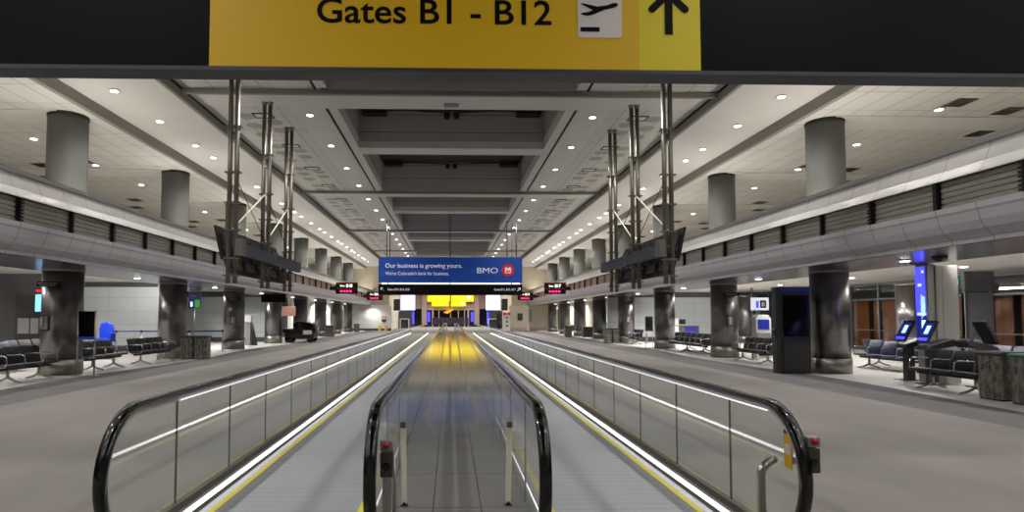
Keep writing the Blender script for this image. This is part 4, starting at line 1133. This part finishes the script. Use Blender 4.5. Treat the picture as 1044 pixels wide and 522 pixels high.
# left middle distance: white kiosk, dark bar sign, service cart
t = thing('podium', 'slim white podium right of the third left column', 'podium', (-11.4, 33.5, 0))
MB().box(-0.14, 0.14, -0.15, 0.15, 0, 1.3).build('body', 'kiosk_grey', t, bevel=0.01)
MB().box(-0.16, 0.16, -0.18, 0.12, 1.3, 1.66).build('head', 'paper', t, bevel=0.01)
MB().prism([(0.18, 0), (0.5, 0), (0.22, 1.25)], 'Y', -0.05, 0.05).build('side_fin', 'black', t)
t = thing('hanging_sign', 'black hanging shop sign bar behind the left monitor rack', 'sign', (-10.4, 34.5, 0))
MB().box(-0.65, 0.75, 0, 0.15, 2.45, 2.92).build('board', 'sign_black', t)
t = thing('service_cart', 'dark electric passenger cart parked before distant left columns', 'cart', (-9.45, 37.6, 0))
MB().box(-0.95, 0.9, -0.5, 0.5, 0.25, 0.6).build('chassis', 'black', t, bevel=0.06)
b = MB(); b.smooth = True
b.prism([(-0.35, 0.6), (0.95, 0.6), (1.0, 0.8), (0.85, 1.15), (0.6, 1.25), (-0.2, 1.3), (-0.45, 1.15)], 'Y', -0.5, 0.5); b.build('bodywork', 'blackgloss', t, bevel=0.05)
MB().box(0.2, 0.75, -0.52, -0.5, 0.5, 0.75).build('front_panel', 'paper', t)
MB().box(-1.1, -0.4, -0.4, 0.4, 0.6, 0.85).build('rear_seat', 'seat', t, bevel=0.04)
for (x, y) in ((-0.7, -0.5), (0.65, -0.5), (-0.7, 0.5), (0.65, 0.5)):
    o = MB().lathe([(0.0, -0.06), (0.1, -0.06), (0.22, -0.05), (0.22, 0.05), (0.1, 0.06), (0.0, 0.06)], seg=24).build('wheel', 'rubber', t); o.rotation_euler = (PI / 2, 0, 0); o.location = (x, y, 0.22)
MB().tube([(0.55, 0.0, 1.1), (0.45, 0.0, 1.4)], 0.02, 8).build('steering_column', 'black', t)

# distant left: white wall poster, wet-floor signs
for i, x in enumerate((-8.15, -7.45)):
    t = thing('wet_floor_sign', 'yellow folding wet floor sign by the distant white wall, %s one' % ('left', 'right')[i], 'warning sign', (x, 68.1, 0), group='yellow floor signs')
    MB().obox((0, -0.12, 0.3), (0.3, 0.02, 0.62), rotx(-0.25)).build('front_leaf', 'safety_yellow', t)
    MB().obox((0, 0.12, 0.3), (0.3, 0.02, 0.62), rotx(0.25)).build('rear_leaf', 'safety_yellow', t)
t = thing('wall_poster', 'small dark poster on the distant white wall at left', 'poster', (-7.75, 68.55, 0))
MB().box(-0.26, 0.26, -0.03, 0, 1.05, 1.65).build('frame', 'frame', t); MB().box(-0.22, 0.22, -0.04, -0.03, 1.3, 1.6).build('picture', 'scr_pink', t)
t = thing('wall_poster', 'small dark poster on the distant cream wall at right', 'poster', (8.1, 68.55, 0))
MB().box(-0.3, 0.3, -0.03, 0, 1.2, 2.0).build('frame', 'frame', t); MB().box(-0.25, 0.25, -0.04, -0.03, 1.25, 1.95).build('picture', 'header', t)
t = tag(MB().lathe([(0.12, 0), (0.13, 0.05), (0.08, 0.35), (0.05, 0.6), (0.0, 0.62)], seg=16).build('bollard', 'paper', loc=(8.9, 67.8, 0)), 'small white bollard before the distant cream wall at right', 'bollard')
t = tag(MB().box(-0.2, 0.2, -0.03, 0, 1.0, 2.5).build('wall_decal', mat('decal_green', (150, 180, 160), 0.6), loc=(9.3, 68.57, 0)), 'pale green upright decal on the distant cream wall at right', 'decal')
t = thing('vending_kiosk', 'white upright kiosk with red top at the right end of the walkway', 'kiosk', (6.35, 66.5, 0))
MB().box(-0.4, 0.35, -0.3, 0.3, 0, 1.8).build('body', 'wall_white', t, bevel=0.02)
MB().box(-0.42, -0.05, -0.31, 0.31, 1.8, 2.1).build('red_top', 'red', t); MB().box(0.05, 0.37, -0.31, 0.31, 1.8, 2.1).build('red_top', 'red', t)
for z in (0.5, 0.95, 1.4): MB().box(-0.12, 0.08, -0.32, -0.3, z, z + 0.2).build('slot', 'frame', t)
t = thing('wall_case', 'dark wire display hanging under the right end of the black sign', 'display', (6.0, 65.4, 0))
MB().box(-0.35, 0.35, -0.2, 0.2, 2.3, 3.6).build('frame', 'frame', t)
MB().box(-0.9, -0.5, -0.25, 0.25, 0, 1.9).build('dark_stand', 'black', t)
t = thing('wall_case', 'dark wire display hanging under the left end of the black sign', 'display', (-6.1, 67.0, 0))
MB().box(-0.35, 0.35, -0.2, 0.2, 2.3, 3.6).build('frame', 'frame', t)
# far: lit yellow directory sign, pale lightboxes, purple seats
t = thing('far_directory_sign', 'bright yellow stepped directory sign above the far cross hall', 'sign', (0, 96.2, 0))
for (x0, x1, z0, z1) in ((-3.75, -0.15, 4.1, 5.05), (0.15, 3.75, 4.1, 5.05), (-3.0, -0.35, 3.35, 4.1), (0.1, 2.45, 3.35, 4.1)):
    MB().box(x0, x1, 0, 0.2, z0, z1).build('panel', 'yellow_glow', t)
MB().box(-3.6, 3.6, 0.2, 0.82, 4.0, 4.2).build('mount', 'frame', t)
for (x, z) in ((3.0, 4.75), (2.0, 3.8)):
    MB().box(x - 0.25, x + 0.25, -0.02, 0, z - 0.2, z + 0.2).build('white_symbol', 'lightbox', t)
for s in (-1, 1):
    t = thing('lightbox', 'pale blue glowing lightbox high on the %s of the far passage' % SIDE[s], 'lightbox', (s * 6.0, 82, 0))
    MB().box(-1.05, 1.05, 0.99, 1.19, 2.4, 5.0).build('case', 'blue_belt', t)
    MB().box(-1.0, 1.0, 0.97, 0.99, 2.55, 4.95).build('display', 'lightbox', t)
    t = thing('shop_front', 'dark shop front under the %s glowing lightbox' % SIDE[s], 'shop front', (s * 6.2, 83, 0))
    MB().box(-1.1, 1.1, 0, 0.2, 0, 2.4).build('opening', 'wall_dark', t)
    MB().box(-0.9, -0.8, -0.3, 0, 0, 1.3).build('white_post', 'wall_white', t); MB().box(0.3, 0.4, -0.3, 0, 0, 1.3).build('white_post', 'wall_white', t); MB().box(-0.9, 0.4, -0.3, 0, 1.25, 1.35).build('white_rail', 'wall_white', t)
    MB().box(s * -0.95 - 0.12, s * -0.95 + 0.12, -0.05, 0, 0.6, 2.3).build('blue_light', 'scr_blue', t)
    t = tag(MB().box(-0.22, 0.22, 0, 0.1, 0.8, 2.4).build('wall_screen', 'scr_blue', loc=(s * 3.55, 96.3, 0)), 'narrow blue upright screen on the %s of the far purple seats' % SIDE[s], 'screen')
pb = None
for k in range(9):
    x = -2.9 + k * 0.65
    if pb is None:
        pb = thing('waiting_chair', 'x', 'chair', (x, 94.5, 0)); pb['group'] = 'purple seats in the far cross hall'
        MB().box(0, 0.6, -0.3, 0.25, 0.3, 0.5).build('seat', 'purple', pb, bevel=0.04); MB().box(0, 0.6, 0.2, 0.35, 0.45, 1.45).build('backrest', 'purple', pb, bevel=0.04); t = pb
        MB().tube([(0.3, 0, 0), (0.3, 0, 0.3)], 0.05, 8).build('leg', 'black', pb)
    else:
        t = copy_tree(pb); t.location = (x, 94.5, 0)
    t['label'] = '%s dark purple seat from the left in the far cross hall' % (['Leftmost'] + [o.capitalize() for o in ORD[1:]])[k]
t = tag(MB().prism([(-0.9, 2.35), (-0.2, 2.1), (0.8, 2.75), (0.5, 2.85)], 'Y', 0, 0.2).build('hanging_decoration', mat('orange_glow', (240, 150, 30), 0.5, emit=1.0), loc=(-0.3, 96.6, 0)), 'orange slanting lit shape behind the purple seats', 'decoration')

# exit sign, security domes
t = thing('exit_sign', 'small green exit sign above the grey door in the right lounge', 'exit sign', (17.2, 19.85, 0))
MB().box(-0.02, 0.26, 0, 0.06, 2.72, 2.92).build('case', 'exit', t)
MB().tube([(0.12, 0.03, 2.92), (0.12, 0.03, 3.2)], 0.02, 6).build('stem', 'black', t)
t = thing('grey_double_door', 'grey steel door beside wooden doors in the right lounge', 'door', (18.9, 20.2, 0))
MB().box(-0.95, 0.1, 0.0, 0.1, 0, 2.45).build('leaf', 'door_grey', t); MB().box(-0.95, -0.85, -0.05, 0.1, 0, 2.55).build('frame', 'mullion', t)
MB().box(-0.7, -0.1, -0.08, 0, 1.0, 1.06).build('push_bar', 'steel', t)
MB().box(-0.95, 0.1, -0.05, 0.1, 2.5, 3.18).build('transom', 'header', t)
for (x, y, l) in ((10.75, 12.7, 'black security dome under the right soffit above the totem'),):
    tag(MB().lathe([(0.0, 2.80), (0.09, 2.82), (0.14, 2.88), (0.15, 2.93)], x, y, 24).build('security_dome', 'blackgloss'), l, 'camera dome')
